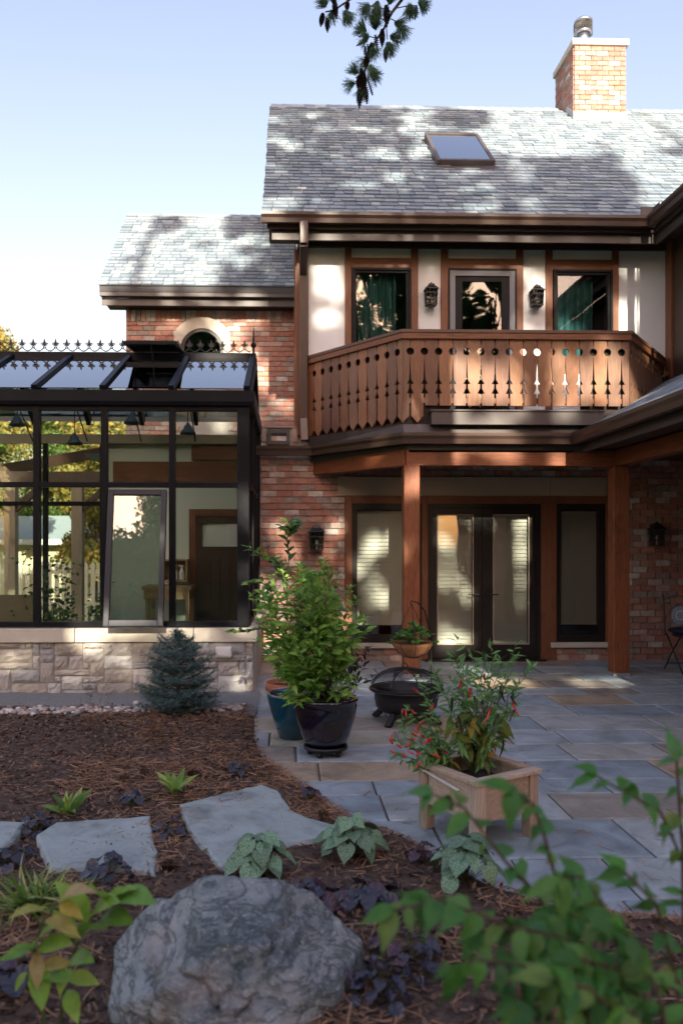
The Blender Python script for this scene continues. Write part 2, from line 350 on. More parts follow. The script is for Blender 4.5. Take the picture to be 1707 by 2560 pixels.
# needles and chips lying on the bed
def scatter(n, dens):
    X = NR.uniform(-4.6, 3.6, n); Y = 1.6 + 6.0 * NR.random(n) ** 1.5
    k = (edge_dist(X, Y) > -.03) & (NR.random(n) < dens(X, Y)) & (np.abs(X - .1 * Y + .1) < .75 * Y + .6)
    return X[k], Y[k]
def litter(X, Y, L, W, lift, tilt, name, m, label):
    n = len(X); a = NR.uniform(0, 2 * np.pi, n); l = L * NR.uniform(.5, 1.1, n); wd = W * NR.uniform(.7, 1.3, n)
    z = bed_z(X, Y) + lift * NR.random(n) + .003; t = NR.normal(0, tilt, n); r = NR.normal(0, .6, n)
    dx, dy, dz = np.cos(a) * l / 2, np.sin(a) * l / 2, np.sin(t) * l / 2
    sx, sy, sz = -np.sin(a) * wd / 2, np.cos(a) * wd / 2, np.sin(r) * wd / 2
    P = np.stack([X, Y, z + np.abs(dz) * .6], -1); D = np.stack([dx, dy, dz], -1); Sd = np.stack([sx, sy, sz], -1)
    bow = np.stack([sx, sy, 0 * sz], -1) * NR.normal(0, 4, n)[:, None] * (wd[:, None] < .004)
    V = np.stack([P - D - Sd, P - D + Sd, P + bow + Sd, P + bow - Sd, P + D - Sd, P + D + Sd], 1).reshape(-1, 3)
    b = (np.arange(n) * 6)[:, None]; F = np.concatenate([b + np.array([0, 3, 2, 1]), b + np.array([3, 4, 5, 2])], 0)
    rn = NR.random(n); return tag(fast(name, V, F, m, rnd=np.concatenate([rn, rn])), label, kind='stuff')
nd_d = lambda X, Y: np.clip((vnoise(X, Y, 1.1, 7) * .6 + vnoise(X, Y, 3.1, 8) * .6 - .42) * 2.8, .07, 1) * np.where(Y > 5.6, .35, 1)
X, Y = scatter(170000, nd_d); litter(X, Y, .10, .0028, .022, .14, 'pine_needles', m_needle, 'fallen brown pine needles over the mulch bed')
X, Y = scatter(60000, lambda X, Y: .3 + .7 * vnoise(X, Y, 2.3, 9)); litter(X, Y, .035, .012, .012, .35, 'bark_chips', m_chip, 'dark shredded bark chips covering the mulch bed')

# gravel strip and pebble edging along the glasshouse
gv, gf = grid_fn(-5.5, -.33, 7.0, 8.34, .05, lambda X, Y: .0 + .02 * vnoise(X, Y, 3, 4) + .01 * vnoise(X, Y, 12, 5) - .05 * np.clip((7.25 - Y) / .2, 0, 1))
tag(fast('gravel_path', gv, gf, m_gravel, smooth=True), 'blue grey gravel strip along the stone base', kind='structure')
pb = MB()
for k in range(640):
    x = R.uniform(-4.6, -.42); t = (x + 4.6) / 4.2; yc = 7.22 + .22 * t; y = yc + R.gauss(0, .085); r = R.uniform(.012, .032); pb.cur = R.random()
    pb.sphere((x, y, .02 + r * .4 + R.random() * .01), r, 6, 4, (R.uniform(1, 1.5), R.uniform(.8, 1.1), R.uniform(.55, .8)))
tag(pb.build('river_pebbles', m_pebble, smooth=True), 'row of pale river pebbles edging the gravel strip', kind='stuff')

# patio: bluestone pavers, each its own piece
pj = MB(); pj.box(-.36, 9, 1.5, 10.62, -.11, -.012)
patio = tag(pj.build('patio', m_joint), 'bluestone paved patio in front of the house', kind='structure')
cube = MB().box(-.5, .5, -.5, .5, -.5, .5)
def chamfer_cube(c=.02):
    me = MB(); a = .5; b = .5 - c
    me.add([(-a, -a, -a), (a, -a, -a), (a, a, -a), (-a, a, -a), (-a, -a, .35), (a, -a, .35), (a, a, .35), (-a, a, .35), (-b, -b, a), (b, -b, a), (b, b, a), (-b, b, a)],
           [(0, 1, 5, 4), (1, 2, 6, 5), (2, 3, 7, 6), (3, 0, 4, 7), (4, 5, 9, 8), (5, 6, 10, 9), (6, 7, 11, 10), (7, 4, 8, 11), (8, 9, 10, 11)])
    return me
me_paver = chamfer_cube().mesh('paver', m_blue)
y = 10.60; pw = wl(patio)
while y > 2.3:
    d = R.choice([.30, .38, .46, .46, .56]); x = -.42 + R.uniform(-.3, 0)
    while x < 7.2:
        L = R.choice([.46, .56, .61, .76, .9, .9, 1.05]); cx, cy = x + L / 2, y - d / 2
        ed = edge_dist(np.array([[x, x + L, x, x + L]]), np.array([[y, y, y - d, y - d]]))
        if ed.min() < .08 and abs(cx - .05 * cy) < .62 * cy + 1:
            o = link('paver', me_paver, patio, (cx, cy, -.025 + R.uniform(-.0015, .0015))); o.scale = (L - .012, d - .012, .05)
            o.rotation_euler = (R.gauss(0, .0012), R.gauss(0, .0012), R.gauss(0, .002))
        x += L
    y -= d

n = 1500; X = NR.uniform(-.2, 5, n); Y = NR.uniform(3, 9, n); k = edge_dist(X, Y) < -.02; k &= NR.random(n) < np.exp(edge_dist(X, Y) * .9) + .12; X, Y = X[k], Y[k]
_bz = bed_z; bed_z = lambda X, Y: 0 * X + .0015
litter(X, Y, .09, .0028, .002, .02, 'patio_needles', m_needle, 'scattered fallen needles on the patio slabs')
X, Y = NR.uniform(-3, .7, 420), NR.uniform(3.9, 4.9, 420); bed_z = lambda X, Y: 0 * X + .068; k = np.hypot((X + .1) / .7, (Y - 4.45) / .4) < .8; k |= np.hypot((X + 1.45) / .5, (Y - 4.3) / .3) < .7; litter(X[k][::2], Y[k][::2], .09, .0026, .002, .02, 'stone_needles', m_needle, 'few fallen needles lying on the stepping stones'); bed_z = _bz

# ------------------------------------------------------------------ brickwork helpers
me_brick = cube.mesh('brick', m_brick)
BP, BL, BH = .086, .208, .011
def courses(x0, x1, z0, z1, holes=(), soldier_top=0):
    """running-bond bricks (xa, xb, za, zb) in a rectangle"""
    out = []; z = z0; k = 0; zt = z1 - soldier_top
    while z + .03 < zt:
        zb = min(z + BP - BH, zt); x = x0 - (BL / 2 if k % 2 else 0) - .02
        while x < x1 - .01:
            a, b = max(x, x0), min(x + BL - BH, x1)
            if b - a > .02 and not any(h(( a + b) / 2, (z + zb) / 2) for h in holes): out.append((a, b, z, zb))
            x += BL
        z += BP; k += 1
    if soldier_top:
        x = x0
        while x < x1 - .03:
            b = min(x + BP - BH, x1)
            if not any(h((x + b) / 2, z1 - soldier_top / 2) for h in holes): out.append((x, b, zt + BH, z1))
            x += BP
    return out
def lay(parent, items, nmax, name='brick'):
    """items: (xa, xb, za, zb, plane, axis) - axis 'y' faces the camera at y = plane; axis 'x' faces left at x = plane"""
    pl = wl(parent); rest = MB()
    for i, (a, b, z0, z1, q, ax) in enumerate(items):
        pr = .012 + R.uniform(-.002, .002)
        c = Vector(((a + b) / 2, q - pr / 2 + .02, (z0 + z1) / 2)) if ax == 'y' else Vector((q - pr / 2 + .02, (a + b) / 2, (z0 + z1) / 2))
        sc = (b - a, .04 + pr, z1 - z0) if ax == 'y' else (.04 + pr, b - a, z1 - z0)
        if i < nmax:
            o = link(name, me_brick, parent, c - pl); o.scale = sc; o.rotation_euler = (R.gauss(0, .004), R.gauss(0, .006), R.gauss(0, .004))
        else:
            rest.cur = R.random(); rest.box(c.x - sc[0] / 2, c.x + sc[0] / 2, c.y - sc[1] / 2, c.y + sc[1] / 2, c.z - sc[2] / 2, c.z + sc[2] / 2)
    if rest.v: rest.build(name, m_brick, parent, kind='stuff')
PITCH = math.atan(.9); CP, SP = math.cos(PITCH), math.sin(PITCH)
me_sh = []
for wv in range(3):
    q = MB(); q.add([(0, 0, 0), (1, 0, 0), (1, .17, -.004), (0, .17, -.004), (0, 0, .019 + .005 * wv), (1, 0, .019 + .005 * wv), (1, .17, .003), (0, .17, .003)],
                    [(4, 5, 6, 7), (0, 1, 5, 4), (1, 2, 6, 5), (3, 0, 4, 7)]); me_sh.append(q)
me_shm = [q.mesh('shingle', m_shingle) for q in me_sh]
def shingles(parent, x0, x1, ye, ze, rows, nmax, skip=lambda x, s: False, right=None):
    pl = wl(parent); n = 0; rest = MB(); E = .143
    for r in range(rows):
        s = r * E; x = x0 - R.uniform(0, .02); xe = x1 if right is None else right(s)
        while x < xe:
            wd = R.choice([.13, .15, .17, .19, .21, .24]); wd = min(wd, xe - x + .01)
            if not skip(x + wd / 2, s):
                k = R.randrange(3); q = me_sh[k]; n += 1; b = (x, ye + CP * s, ze + SP * s)
                if n <= nmax:
                    o = link('shingle', me_shm[k], parent, Vector(b) - pl); o.scale = (wd - .009, 1, 1); o.rotation_euler = (PITCH, 0, 0)
                else:
                    rest.cur = R.random()
                    rest.add([(b[0] + p[0] * (wd - .009), b[1] + CP * p[1] - SP * p[2], b[2] + SP * p[1] + CP * p[2]) for p in q.v], q.f)
            x += wd
    if rest.v: rest.build('shingle', m_shingle, parent, kind='stuff')

# ------------------------------------------------------------------ the house (main block)
YW = 10.6
house = thing('house', 'half timbered brick house with balcony, grey shingle roof and tall chimney', 'house', (2.5, 10.6, 0))
XL = .13                                                            # its left end
zt, zh0, zh1, zwb, zsl, zfl = ZV(623, YW), ZV(647, YW), ZV(673, YW), ZV(918, YW), ZV(931, YW), 3.06
u_ = lambda u: XU(u, YW)
# lower wall: mortar backing in pieces round the openings
xa, xd0, xd1 = u_(862), u_(1066), u_(1351)
xw1, xe = u_(1388), u_(1518)
zsill, zhead = ZV(1606, YW), ZV(1240, YW)
low = MB(); yb0, yb1 = YW + .012, YW + .25
sx0, sx1, sz0, sz1 = u_(678), u_(715), ZV(1110, YW), ZV(1084, YW)     # scupper hole
low.box(-.54, xa, yb0, yb1, -.1, sz0); low.box(-.54, sx0, yb0, yb1, sz0, sz1); low.box(sx1, xa, yb0, yb1, sz0, sz1); low.box(-.54, XL + .02, yb0, yb1, sz1, 3.17)
low.box(xa, xd0, yb0, yb1, -.1, zsill); low.box(xw1, xe + .2, yb0, yb1, -.1, zsill)
low.box(xa, xe + .2, yb0, yb1, zhead + .26, 3.04); low.box(xe + .2, 8, yb0, yb1, -.1, 4.2); low.box(xe - .02, xe + .2, yb0, yb1, zsill, zhead + .26)
lowwall = low.build('brick_wall', m_mortar, house)
hs = [lambda x, z: sx0 - .08 < x < sx1 + .08 and sz0 - .05 < z < sz1 + .06]
A = courses(-.54, xa - .005, 0, 2.93, hs); TP = courses(-.54, XL, 2.75, 3.17, hs + [lambda x, z: z < 2.94], .20)
Bw = courses(xa + .01, xd0 - .06, 0, zsill - .075); Cw = courses(xa, xe, zhead + .27, 3.02); Dw = courses(xw1 + .005, xe + .15, 0, zsill - .075); Ew = courses(xe + .16, 6.4, 0, 3.6)
Fq = courses(xe + .02, xe + .15, zsill, zhead + .26)
items = [(*b, YW, 'y') for b in A + TP + Bw + Dw + [e for e in Ew if e[0] < 5.4 and e[2] < 2.7] + Cw + Fq + [e for e in Ew if not (e[0] < 5.4 and e[2] < 2.7)]]
items = [b for b in items if not (b[0] > 5.6 and b[2] > 3)]
lay(house, items, 300)
# scupper box in the parapet
q = MB(); q.frame(u_(669), u_(725), ZV(1113, YW), ZV(1077, YW), .045, YW - .035, YW + .0); q.build('scupper', m_fascia, house)
q = MB(); q.box(-.56, XL + .02, YW - .02, YW + .28, 3.17, 3.19); q.build('parapet_cap', m_mortar, house)
q = MB(); q.box(-2.8, XL, YW + .25, 13.5, 2.80, 2.84); q.build('flat_roof', m_lead, house)
# lower header board, brick sills, timber casing
q = MB(); q.box(u_(844), u_(1372), YW - .03, YW + .01, zhead + .002, ZV(1193, YW)); q.box(u_(1372) + .004, u_(1512), YW - .03, YW + .01, zhead + .002, ZV(1193, YW)); q.build('header_board', m_cream, house)
for (a, b) in ((u_(889) - .1, xd0 - .05), (xw1 - .08, xe + .03)):
    q = MB(); q.box(a, b, YW - .06, YW + .05, zsill - .07, zsill); q.build('sill', m_concrete, house, bevel=.004)
zc1 = zhead; zc0 = ZV(1259, YW)
for (a, b, z0) in ((862, 879, zsill), (1053, 1068, 0), (1350, 1388, 0), (1511, 1521, zsill)):
    q = MB(); q.box(u_(a), u_(b), YW - .04, YW + .1, z0, zc1); q.build('casing', m_trim_z, house, bevel=.004)
for (a, b) in ((879, 1053), (1068, 1350), (1388, 1511)):
    q = MB(); q.box(u_(a), u_(b), YW - .036, YW + .1, zc0, zc1); q.build('casing', m_trim_x, house)
def blind(par, x0, x1, z0, z1, y, n):
    q = MB(); h = (z1 - z0) / n
    for i in range(n):
        z = z0 + i * h
        q.add([(x0, y - .008, z), (x1, y - .008, z), (x1, y + .012, z + h), (x0, y + .012, z + h)], [(0, 1, 2, 3)])
    q.box(x0, x1, y - .012, y + .02, z1, z1 + .03); q.box(x0, x1, y - .01, y + .012, z0 - .02, z0)
    q.build('blind', m_blind, par)
def pane(par, x0, x1, z0, z1, y, m=None, nm='pane'):
    q = MB(); q.box(x0, x1, y, y + .006, z0, z1); return q.build(nm, m or m_glass, par)
def low_window(u0, u1, lab):
    x0, x1, z0, z1 = u_(u0), u_(u1), zsill, zc0
    q = MB(); q.frame(x0, x1, z0, z1, .055, YW - .015, YW + .09, .09, .07); q.frame(x0 + .055, x1 - .055, z0 + .09, z1 - .07, .02, YW + .01, YW + .06)
    f = q.build('window', m_bronze, house, label=lab); pane(f, x0 + .075, x1 - .075, z0 + .11, z1 - .09, YW + .035)
    blind(f, x0 + .08, x1 - .08, z0 + .25, z1 - .13, YW + .10, 27)
low_window(879, 1053, 'tall window with cream blind left of the patio doors'); low_window(1388, 1511, 'shaded tall window right of the patio doors')
# french doors
zd1 = zc0; dx = [u_(1068), u_(1205), u_(1350)]
q = MB(); q.box(dx[0], dx[0] + .06, YW - .01, YW + .1, 0, zd1); q.box(dx[2] - .06, dx[2], YW - .01, YW + .1, 0, zd1); q.box(dx[0] + .06, dx[2] - .06, YW - .01, YW + .1, zd1 - .06, zd1); q.box(dx[0] + .06, dx[2] - .06, YW - .05, YW + .1, -.02, .03)
q.build('door_frame', m_bronze, house)
for s in (0, 1):
    a, b = (dx[0] + .063, dx[1] - .003) if s == 0 else (dx[1] + .003, dx[2] - .063); z0, z1 = .035, zd1 - .063
    gx0, gx1, gz0, gz1 = (u_(1092), u_(1183), ZV(1612, YW), ZV(1286, YW)) if s == 0 else (u_(1231), u_(1322), ZV(1612, YW), ZV(1286, YW))
    q = MB(); q.box(a, gx0, YW, YW + .05, z0, z1); q.box(gx1, b, YW, YW + .05, z0, z1); q.box(gx0, gx1, YW, YW + .05, z0, gz0); q.box(gx0, gx1, YW, YW + .05, gz1, z1)
    d = q.build('door', m_bronze, house)
    q = MB(); q.frame(gx0 + .001, gx1 - .001, gz0 + .001, gz1 - .001, .014, YW - .008, YW + .0, ); q.build('glazing_bead', m_cream, d)
    pane(d, gx0, gx1, gz0, gz1, YW + .02); blind(d, gx0 + .01, gx1 - .01, gz0 + .02, gz1 - .05, YW + .06, 32)
    hx = (dx[1] - .055) if s == 0 else (dx[1] + .055); sg = -1 if s == 0 else 1; hz = ZV(1486, YW)
    q = MB(); q.box(hx - .018, hx + .018, YW - .012, YW, hz - .1, hz + .1); q.box(hx - .01, hx + .01, YW - .055, YW - .012, hz - .01, hz + .01)
    q.box(min(hx, hx + sg * .15), max(hx, hx + sg * .15), YW - .065, YW - .05, hz - .009, hz + .009); q.build('handle', m_iron, d, bevel=.003)
q = MB(); q.box(dx[0] - .05, dx[2] + .05, YW - .12, YW - .045, -.005, .022); q.build('threshold', m_bronze, house)
# rooms behind the glass
def room(x0, x1, y0, y1, z0, z1):
    q = MB(); q.add([(x0, y0, z0), (x1, y0, z0), (x1, y1, z0), (x0, y1, z0), (x0, y0, z1), (x1, y0, z1), (x1, y1, z1), (x0, y1, z1)],
                    [(0, 1, 2, 3), (7, 6, 5, 4), (1, 5, 6, 2), (2, 6, 7, 3), (3, 7, 4, 0)]); q.build('room', m_room, house)
room(xa - .05, xe + .1, YW + .26, 13.2, -.05, 3.0); room(.25, 5.3, YW + .15, 13.0, 3.05, 5.75)
# upper wall: stucco panels and timbers
ys0 = YW
pan = [(771, 862, zfl, zt), (1044, 1101, zfl, zt), (1306, 1362, zfl, zt), (1544, 1677, zfl, zt), (878, 1027, zh0, zt), (1119, 1289, zh0, zt), (1379, 1528, zh0, zt), (878, 1027, zfl, zsl), (1379, 1528, zfl, zsl)]
for a, b, z0, z1 in pan:
    q = MB(); q.box(u_(a), u_(b), ys0, ys0 + .12, z0, z1); q.build('stucco_panel', m_stucco, house)
for a, b in ((862, 878), (1027, 1044), (1101, 1119), (1289, 1306), (1362, 1379), (1528, 1544), (742, 771)):
    q = MB(); q.box(u_(a), u_(b), YW - .028, YW + .11, zfl, zt); q.build('timber', m_trim_z, house, bevel=.003)
for a, b in ((878, 1027), (1119, 1289), (1379, 1528)):
    q = MB(); q.box(u_(a), u_(b), YW - .024, YW + .11, zh1, zh0); q.build('timber', m_trim_x, house, bevel=.003)
for a, b in ((878, 1027), (1379, 1528)):
    q = MB(); q.box(u_(a), u_(b), YW - .024, YW + .11, zsl, zwb); q.build('timber', m_trim_x, house)
q = MB(); q.box(u_(771) - .02, 5.25, YW - .05, YW + .1, zt, 5.71); q.build('frieze', m_darkwood, house)
def curtain(par, x0, x1, z0, z1, y, slant=0.):
    vs = []; n = 46
    for j in range(2):
        for i in range(n + 1):
            t = i / n; x = x0 + (x1 - x0) * t + (slant * (1 - t) if j else 0); vs.append((x, y + .035 * math.sin(t * 30 + math.sin(t * 9)) + .012 * math.sin(t * 71), z0 if j == 0 else z1))
    q = MB(); q.add(vs, [(i, i + 1, n + 2 + i, n + 1 + i) for i in range(n)]); q.build('curtain', m_curtain, par, smooth=True)
def up_window(u0, u1, c0, c1, sl, lab):
    x0, x1, z0, z1 = u_(u0), u_(u1), zwb, zh1
    q = MB(); q.frame(x0, x1, z0, z1, .03, YW - .045, YW + .08); q.frame(x0 + .03, x1 - .03, z0 + .03, z1 - .03, .032, YW - .02, YW + .06)
    f = q.build('window', m_black, house, label=lab); pane(f, x0 + .062, x1 - .062, z0 + .062, z1 - .062, YW + .01)
    curtain(f, u_(c0), u_(c1), z0 + .01, z1 - .06, YW + .13, sl)
up_window(879, 1027, 898, 992, -.03, 'upper left window with teal curtain'); up_window(1381, 1528, 1388, 1488, .0, 'upper right window with teal curtain')
x0, x1 = u_(1119), u_(1289); z0, z1 = zfl, zh1
q = MB(); q.frame(x0, x1, z0, z1, .02, YW - .045, YW + .08); fr = q.build('balcony_door', m_black, house)
q = MB(); q.frame(x0 + .02, x1 - .02, z0 + .02, z1 - .02, .075, YW - .03, YW + .05); q.build('screen_frame', m_greyframe, fr)
q = MB(); q.frame(x0 + .095, x1 - .095, z0 + .095, z1 - .095, .1, YW - .005, YW + .05, .16, .07); q.build('door_leaf', m_black, fr); pane(fr, x0 + .195, x1 - .195, z0 + .25, z1 - .165, YW + .01)
# left end wall of the upper floor, returning to the wing
q = MB(); q.box(XL, XL + .12, YW + .12, 13.5, 2.85, 6.5); q.build('stucco_panel', m_stucco, house)
for (ya, yb, z0, z1) in ((YW + .02, YW + .3, 2.95, 5.6), (12.1, 12.3, 2.95, 6.2), (13.25, 13.46, 2.95, 6.6)):
    q = MB(); q.box(XL - .03, XL, ya, yb, z0, z1); q.build('timber', m_trim_z, house)
# main roof
YE, ZE = 10.08, 5.875; YR = 14.2; ZR = ZE + .9 * (YR - YE); XR0, XR1 = -.31, 8.2
q = MB(); n3 = [(YE, ZE - .02), (YR, ZR - .02), (YR + 4, ZR - 3.62), (YR + 4, ZR - 3.75), (YR, ZR - .2), (YE, ZE - .14)]
q.prism_x(n3, XR0, XR1); q.build('roof', m_underlay, house)
SKX0, SKX1 = XU(1089, 11.6), XU(1233, 11.6); S0, S1 = (11.55 - YE) / CP, (12.62 - YE) / CP
CX0, CX1, CY0, CY1 = XU(1435, 13.6), XU(1563, 13.6), 13.6, 14.55
sk = lambda x, s: (SKX0 < x < SKX1 and S0 + .05 < s < S1 - .1) or (CX0 < x < CX1 and s > (CY0 - YE) / CP + .05)
shingles(house, XR0 - .012, 8.2, YE - .02, ZE - .018, int((YR - YE) / CP / .143), 300, sk)
q = MB(); x = XR0
while x < XR1:
    if not (CX0 - .2 < x < CX1):
        q.cur = R.random()
        q.add([(x, YR - .13, ZR - .105), (x + .25, YR - .13, ZR - .113), (x + .25, YR, ZR + .012), (x, YR, ZR + .024), (x + .25, YR + .13, ZR - .113), (x, YR + .13, ZR - .105), (x, YR - .13, ZR - .13), (x, YR, ZR)],
              [(0, 1, 2, 3), (3, 2, 4, 5), (0, 3, 7, 6)])
    x += .2
q.build('ridge_cap', m_shingle, house, kind='stuff')
# rake board, soffit, fascia, gutter of the main eave
q = MB()
for (xr, h0, h1) in ((XR0 + .0, -.145, -.02),):
    q.prism_x([(YE + .05, ZE + .03 + h0), (YR, ZR + h0), (YR, ZR + h1 - .01), (YE + .05, ZE + h1 + .03)], xr + .01, xr + .05)
q.build('rake_board', m_fascia, house)
XG = XU(1639, 9.98)
q = MB(); q.box(XR0 + .06, 6, YE + .1, YW + .1, 5.706, 5.73); q.build('soffit', m_soffit, house)
GP = [(0, -.125), (.07, -.125), (.08, -.07), (.105, -.035), (.108, 0), (.094, 0), (.092, -.02), (0, -.02)]
q = MB(); q.sweep([(XR0 - .03, YE + .01), (XG, YE + .01), (XG, 3.2)], [(o, z + 5.85) for o, z in GP]); q.build('gutter', m_gutter, house)
q = MB(); q.sweep([(XR0 + .1, YE + .14), (XG + .13, YE + .14), (XG + .13, 3.2)], [(0, 5.565), (.03, 5.565), (.03, 5.704), (0, 5.704)]); q.build('fascia', m_fascia, house)
q = MB(); q.sweep([(XR0 + .04, YE + .03), (XG + .02, YE + .03), (XG + .02, 3.2)], [(-.03, 5.68), (-.01, 5.68), (-.01, 5.86), (-.03, 5.86)]); q.build('sub_fascia', m_soffit, house)
# splash guard at the inside corner of the gutters
q = MB(); q.box(XG - .20, XG - .03, YE - .092, YE - .086, 5.85, 5.96); q.box(XG - .03, XG - .024, YE - .25, YE - .09, 5.85, 5.96); q.build('splash_guard', m_fascia, house)
# right hand wing wall and roof over the porch
q = MB(); q.box(5.2, 5.3, 3.3, YW + .01, 3.4, 5.7); q.build('wing_wall', m_darkwood, house)
q = MB(); q.box(5.172, 5.2, 10.42, 10.58, 3.85, 5.7); q.build('timber', m_trim_z, house); q = MB(); q.box(5.172, 5.2, 9.2, 9.4, 3.85, 5.7); q.build('timber', m_trim_z, house)
q = MB(); q.prism_y([(XG + .06, 5.84), (XG + 3.3, 5.84 + 2.9), (XG + 3.3, 5.7 + 2.9), (XG + .06, 5.72)], 3.2, 12.2); q.build('wing_roof', m_shingle, house)
q = MB(); q.box(5.9, 6.1, 3.3, YW + .01, -.1, 3.6); q.box(4.5, 9, .5, 5.2, -.1, 2.74); q.build('wing_shade_block', m_brick, house)  # wing side wall plus an unseen box, added to darken the porch
q = MB(); q.box(XG + .1, 5.2, 3.3, YE + .1, 5.706, 5.73); q.build('soffit', m_soffit, house)
# downspout
q = MB(); dxp = (u_(749) + u_(768)) / 2
for (a, b) in (((dxp - .005, YE - .045, 5.74), (dxp - .005, YE - .045, 5.45)), ((dxp - .005, YE - .045, 5.45), (dxp, YW - .09, 5.22)), ((dxp, YW - .09, 5.22), (dxp, YW - .09, 3.28)), ((dxp, YW - .09, 3.28), (dxp + .012, YW - .16, 2.97))):
    q.beam(a, b, .105, .075, (0, 1, 0))
q.build('downspout', m_gutter, house, bevel=.008)
# skylight on the slope
def SL(x, s, h=0): return Vector((x, YE + CP * s - SP * h, ZE + SP * s + CP * h))
Ms = Matrix(((1, 0, 0, 0), (0, CP, -SP, YE), (0, SP, CP, ZE), (0, 0, 0, 1)))
q = MB()
q.mbox(Ms, SKX0, SKX0 + .055, S0, S1, -.05, .11); q.mbox(Ms, SKX1 - .055, SKX1, S0, S1, -.05, .11); q.mbox(Ms, SKX0 + .055, SKX1 - .055, S0, S0 + .06, -.05, .108); q.mbox(Ms, SKX0 + .055, SKX1 - .055, S1 - .08, S1, -.05, .115)
q.mbox(Ms, SKX0 - .06, SKX1 + .06, S0 - .14, S0, .005, .02)
sky_l = q.build('skylight', m_fascia, house, bevel=.012)
q = MB(); q.mbox(Ms, SKX0 + .055, SKX1 - .055, S0 + .06, S1 - .08, .09, .096); q.build('pane', glass('skylight_glass', (.35, .4, .42), 3.5), sky_l)
q = MB(); q.mbox(Ms, SKX0 + .1, SKX1 - .1, S0 + .1, S1 - .12, .0, .01); q.build('shade', m_alu, sky_l)
q = MB(); q.mbox(Ms, SKX0 + .05, SKX1 - .12, S1 + .12, S1 + .2, .02, .05); q.build('head_flashing', m_bronze, sky_l)
# chimney
zc = 8.7; ztop = ZV(115, 13.6, 1500)
q = MB(); q.box(CX0 + .012, CX1, CY0 + .012, CY1, zc, ztop); chim = q.build('chimney', m_mortar, house)
cb = [(*b, CY0, 'y') for b in courses(CX0 + .002, CX1, 9.16, ztop)] + [(*b, CX0, 'x') for b in courses(CY0 + .03, CY1, 9.1, ztop)]
lay(chim, cb, 300)
q = MB(); q.box(CX0 - .045, CX1 + .045, CY0 - .045, CY1 + .045, ztop, ztop + .11); q.build('cap', m_concrete, chim, bevel=.01)
q = MB(); q.box(CX0 - .012, CX1 + .012, CY0 - .02, CY0 - .004, 8.98, 9.19); q.build('flashing', m_lead, chim)
q = MB(); q.prism_x([(CY0 - .02, 9.02), (CY0 - .02, 9.2), (CY0 + .32, 9.46), (CY0 + .4, 9.42)], CX0 - .02, CX0 - .012); q.build('step_flashing', m_lead, chim)
fx, fy = (CX0 + CX1) / 2 - .13, CY0 + .45
q = MB(); q.lathe([(.0, 0), (.115, 0), (.115, .5), (.0, .5)], (fx, fy, ztop + .11), 24)
q.build('flue', m_steel, chim, smooth=True)
q = MB(); q.lathe([(.14, .16), (.165, .16), (.165, .20), (.155, .20)], (fx, fy, ztop + .32), 28); q.lathe([(.155, .36), (.165, .36), (.165, .40), (.12, .44), (.001, .46)], (fx, fy, ztop + .32), 28); q.build('flue_cap', m_steel, chim, smooth=True)
q = MB()
for k in range(36):
    t = 2 * math.pi * k / 36; q.box(fx + .16 * math.cos(t) - .004, fx + .16 * math.cos(t) + .004, fy + .16 * math.sin(t) - .004, fy + .16 * math.sin(t) + .004, ztop + .52, ztop + .68)
q.build('flue_grille', m_bronze, chim)

# ------------------------------------------------------------------ balcony on the house
YB = 9.23; bl, br = XU(1007, YB), XU(1569, YB); wl_, wr = u_(772), u_(1652)
q = MB(); q.prism_z([(wl_, YW - .03), (bl, YB + .06), (br, YB + .06), (wr, YW - .03)], 2.96, 3.05); bal = q.build('balcony', m_darkwood, house)
ZB = dict(cap=4.13, top=4.09, rail=4.02, circ=ZV(879, YB), t1=(ZV(949, YB), ZV(960, YB)), t2=(ZV(970.5, YB), ZV(984, YB)), short=ZV(1014, YB), tip=ZV(1057, YB), sh=ZV(1040, YB))
PT = (br - bl) / 16
def picket_poly(left, right, short):
    """outline of one board between two cut-out slots; left / right = False gives a straight corner edge"""
    g = .0125; h = PT / 2
    def side(sg):
        e = sg * (h - g); c = ZB['circ']; pts = [(e, 4.05)]
        for k in range(9):
            t = math.pi / 2 - math.pi * k / 8; pts.append((sg * (h - .045 * math.cos(t)), c + .045 * math.sin(t)))
        for (za, zb) in (ZB['t1'], ZB['t2']): pts += [(e, za), (sg * (h - .042), zb), (e, zb - .002)]
        return pts
    L = side(-1) if left else [(-.002, 4.05)]; Rr = side(1) if right else [(.002, 4.05)]
    xl = -(h - g) if left else -.002; xr = (h - g) if right else .002
    bot = [(xr, ZB['short']), (xl, ZB['short'])] if short else [(xr, ZB['sh'])] + ([(0, ZB['tip'])] if left and right else [(xr if not right else xl, ZB['tip'])]) + [(xl, ZB['sh'])]
    poly = L + [(xl, bot[-1][1])] + [p for p in reversed(bot)][1:-1] + [(xr, bot[0][1])] + list(reversed(Rr))
    out = []
    for p in poly:
        if not out or (abs(p[0] - out[-1][0]) + abs(p[1] - out[-1][1])) > 1e-5: out.append(p)
    return out
pk = {}
def picket(p, ang, left, right, short):
    key = (left, right, short)
    if key not in pk:
        q = MB(); q.prism_y(picket_poly(*key), -.0125, .0125); pk[key] = q.mesh('picket', m_picket)
    o = link('picket', pk[key], bal, Vector((p[0], p[1], 0)) - wl(bal)); o.rotation_euler = (0, 0, ang)
for k in range(17):
    picket((bl + PT * k, YB), 0, k > 0, k < 16, k >= 2 and k <= 16)
for side in (-1, 1):
    A_ = Vector((wl_ if side < 0 else wr, YW - .03)); B_ = Vector((bl if side < 0 else br, YB)); d = A_ - B_; L = d.length; d /= L
    ang = math.atan2(d.y, d.x) + (math.pi if side < 0 else 0); n = int(L / PT)
    for k in range(n + 1):
        p = B_ + d * PT * k
        if side < 0: picket(p, ang, True, k > 0, False)
        else: picket(p, ang, k > 0, True, True)
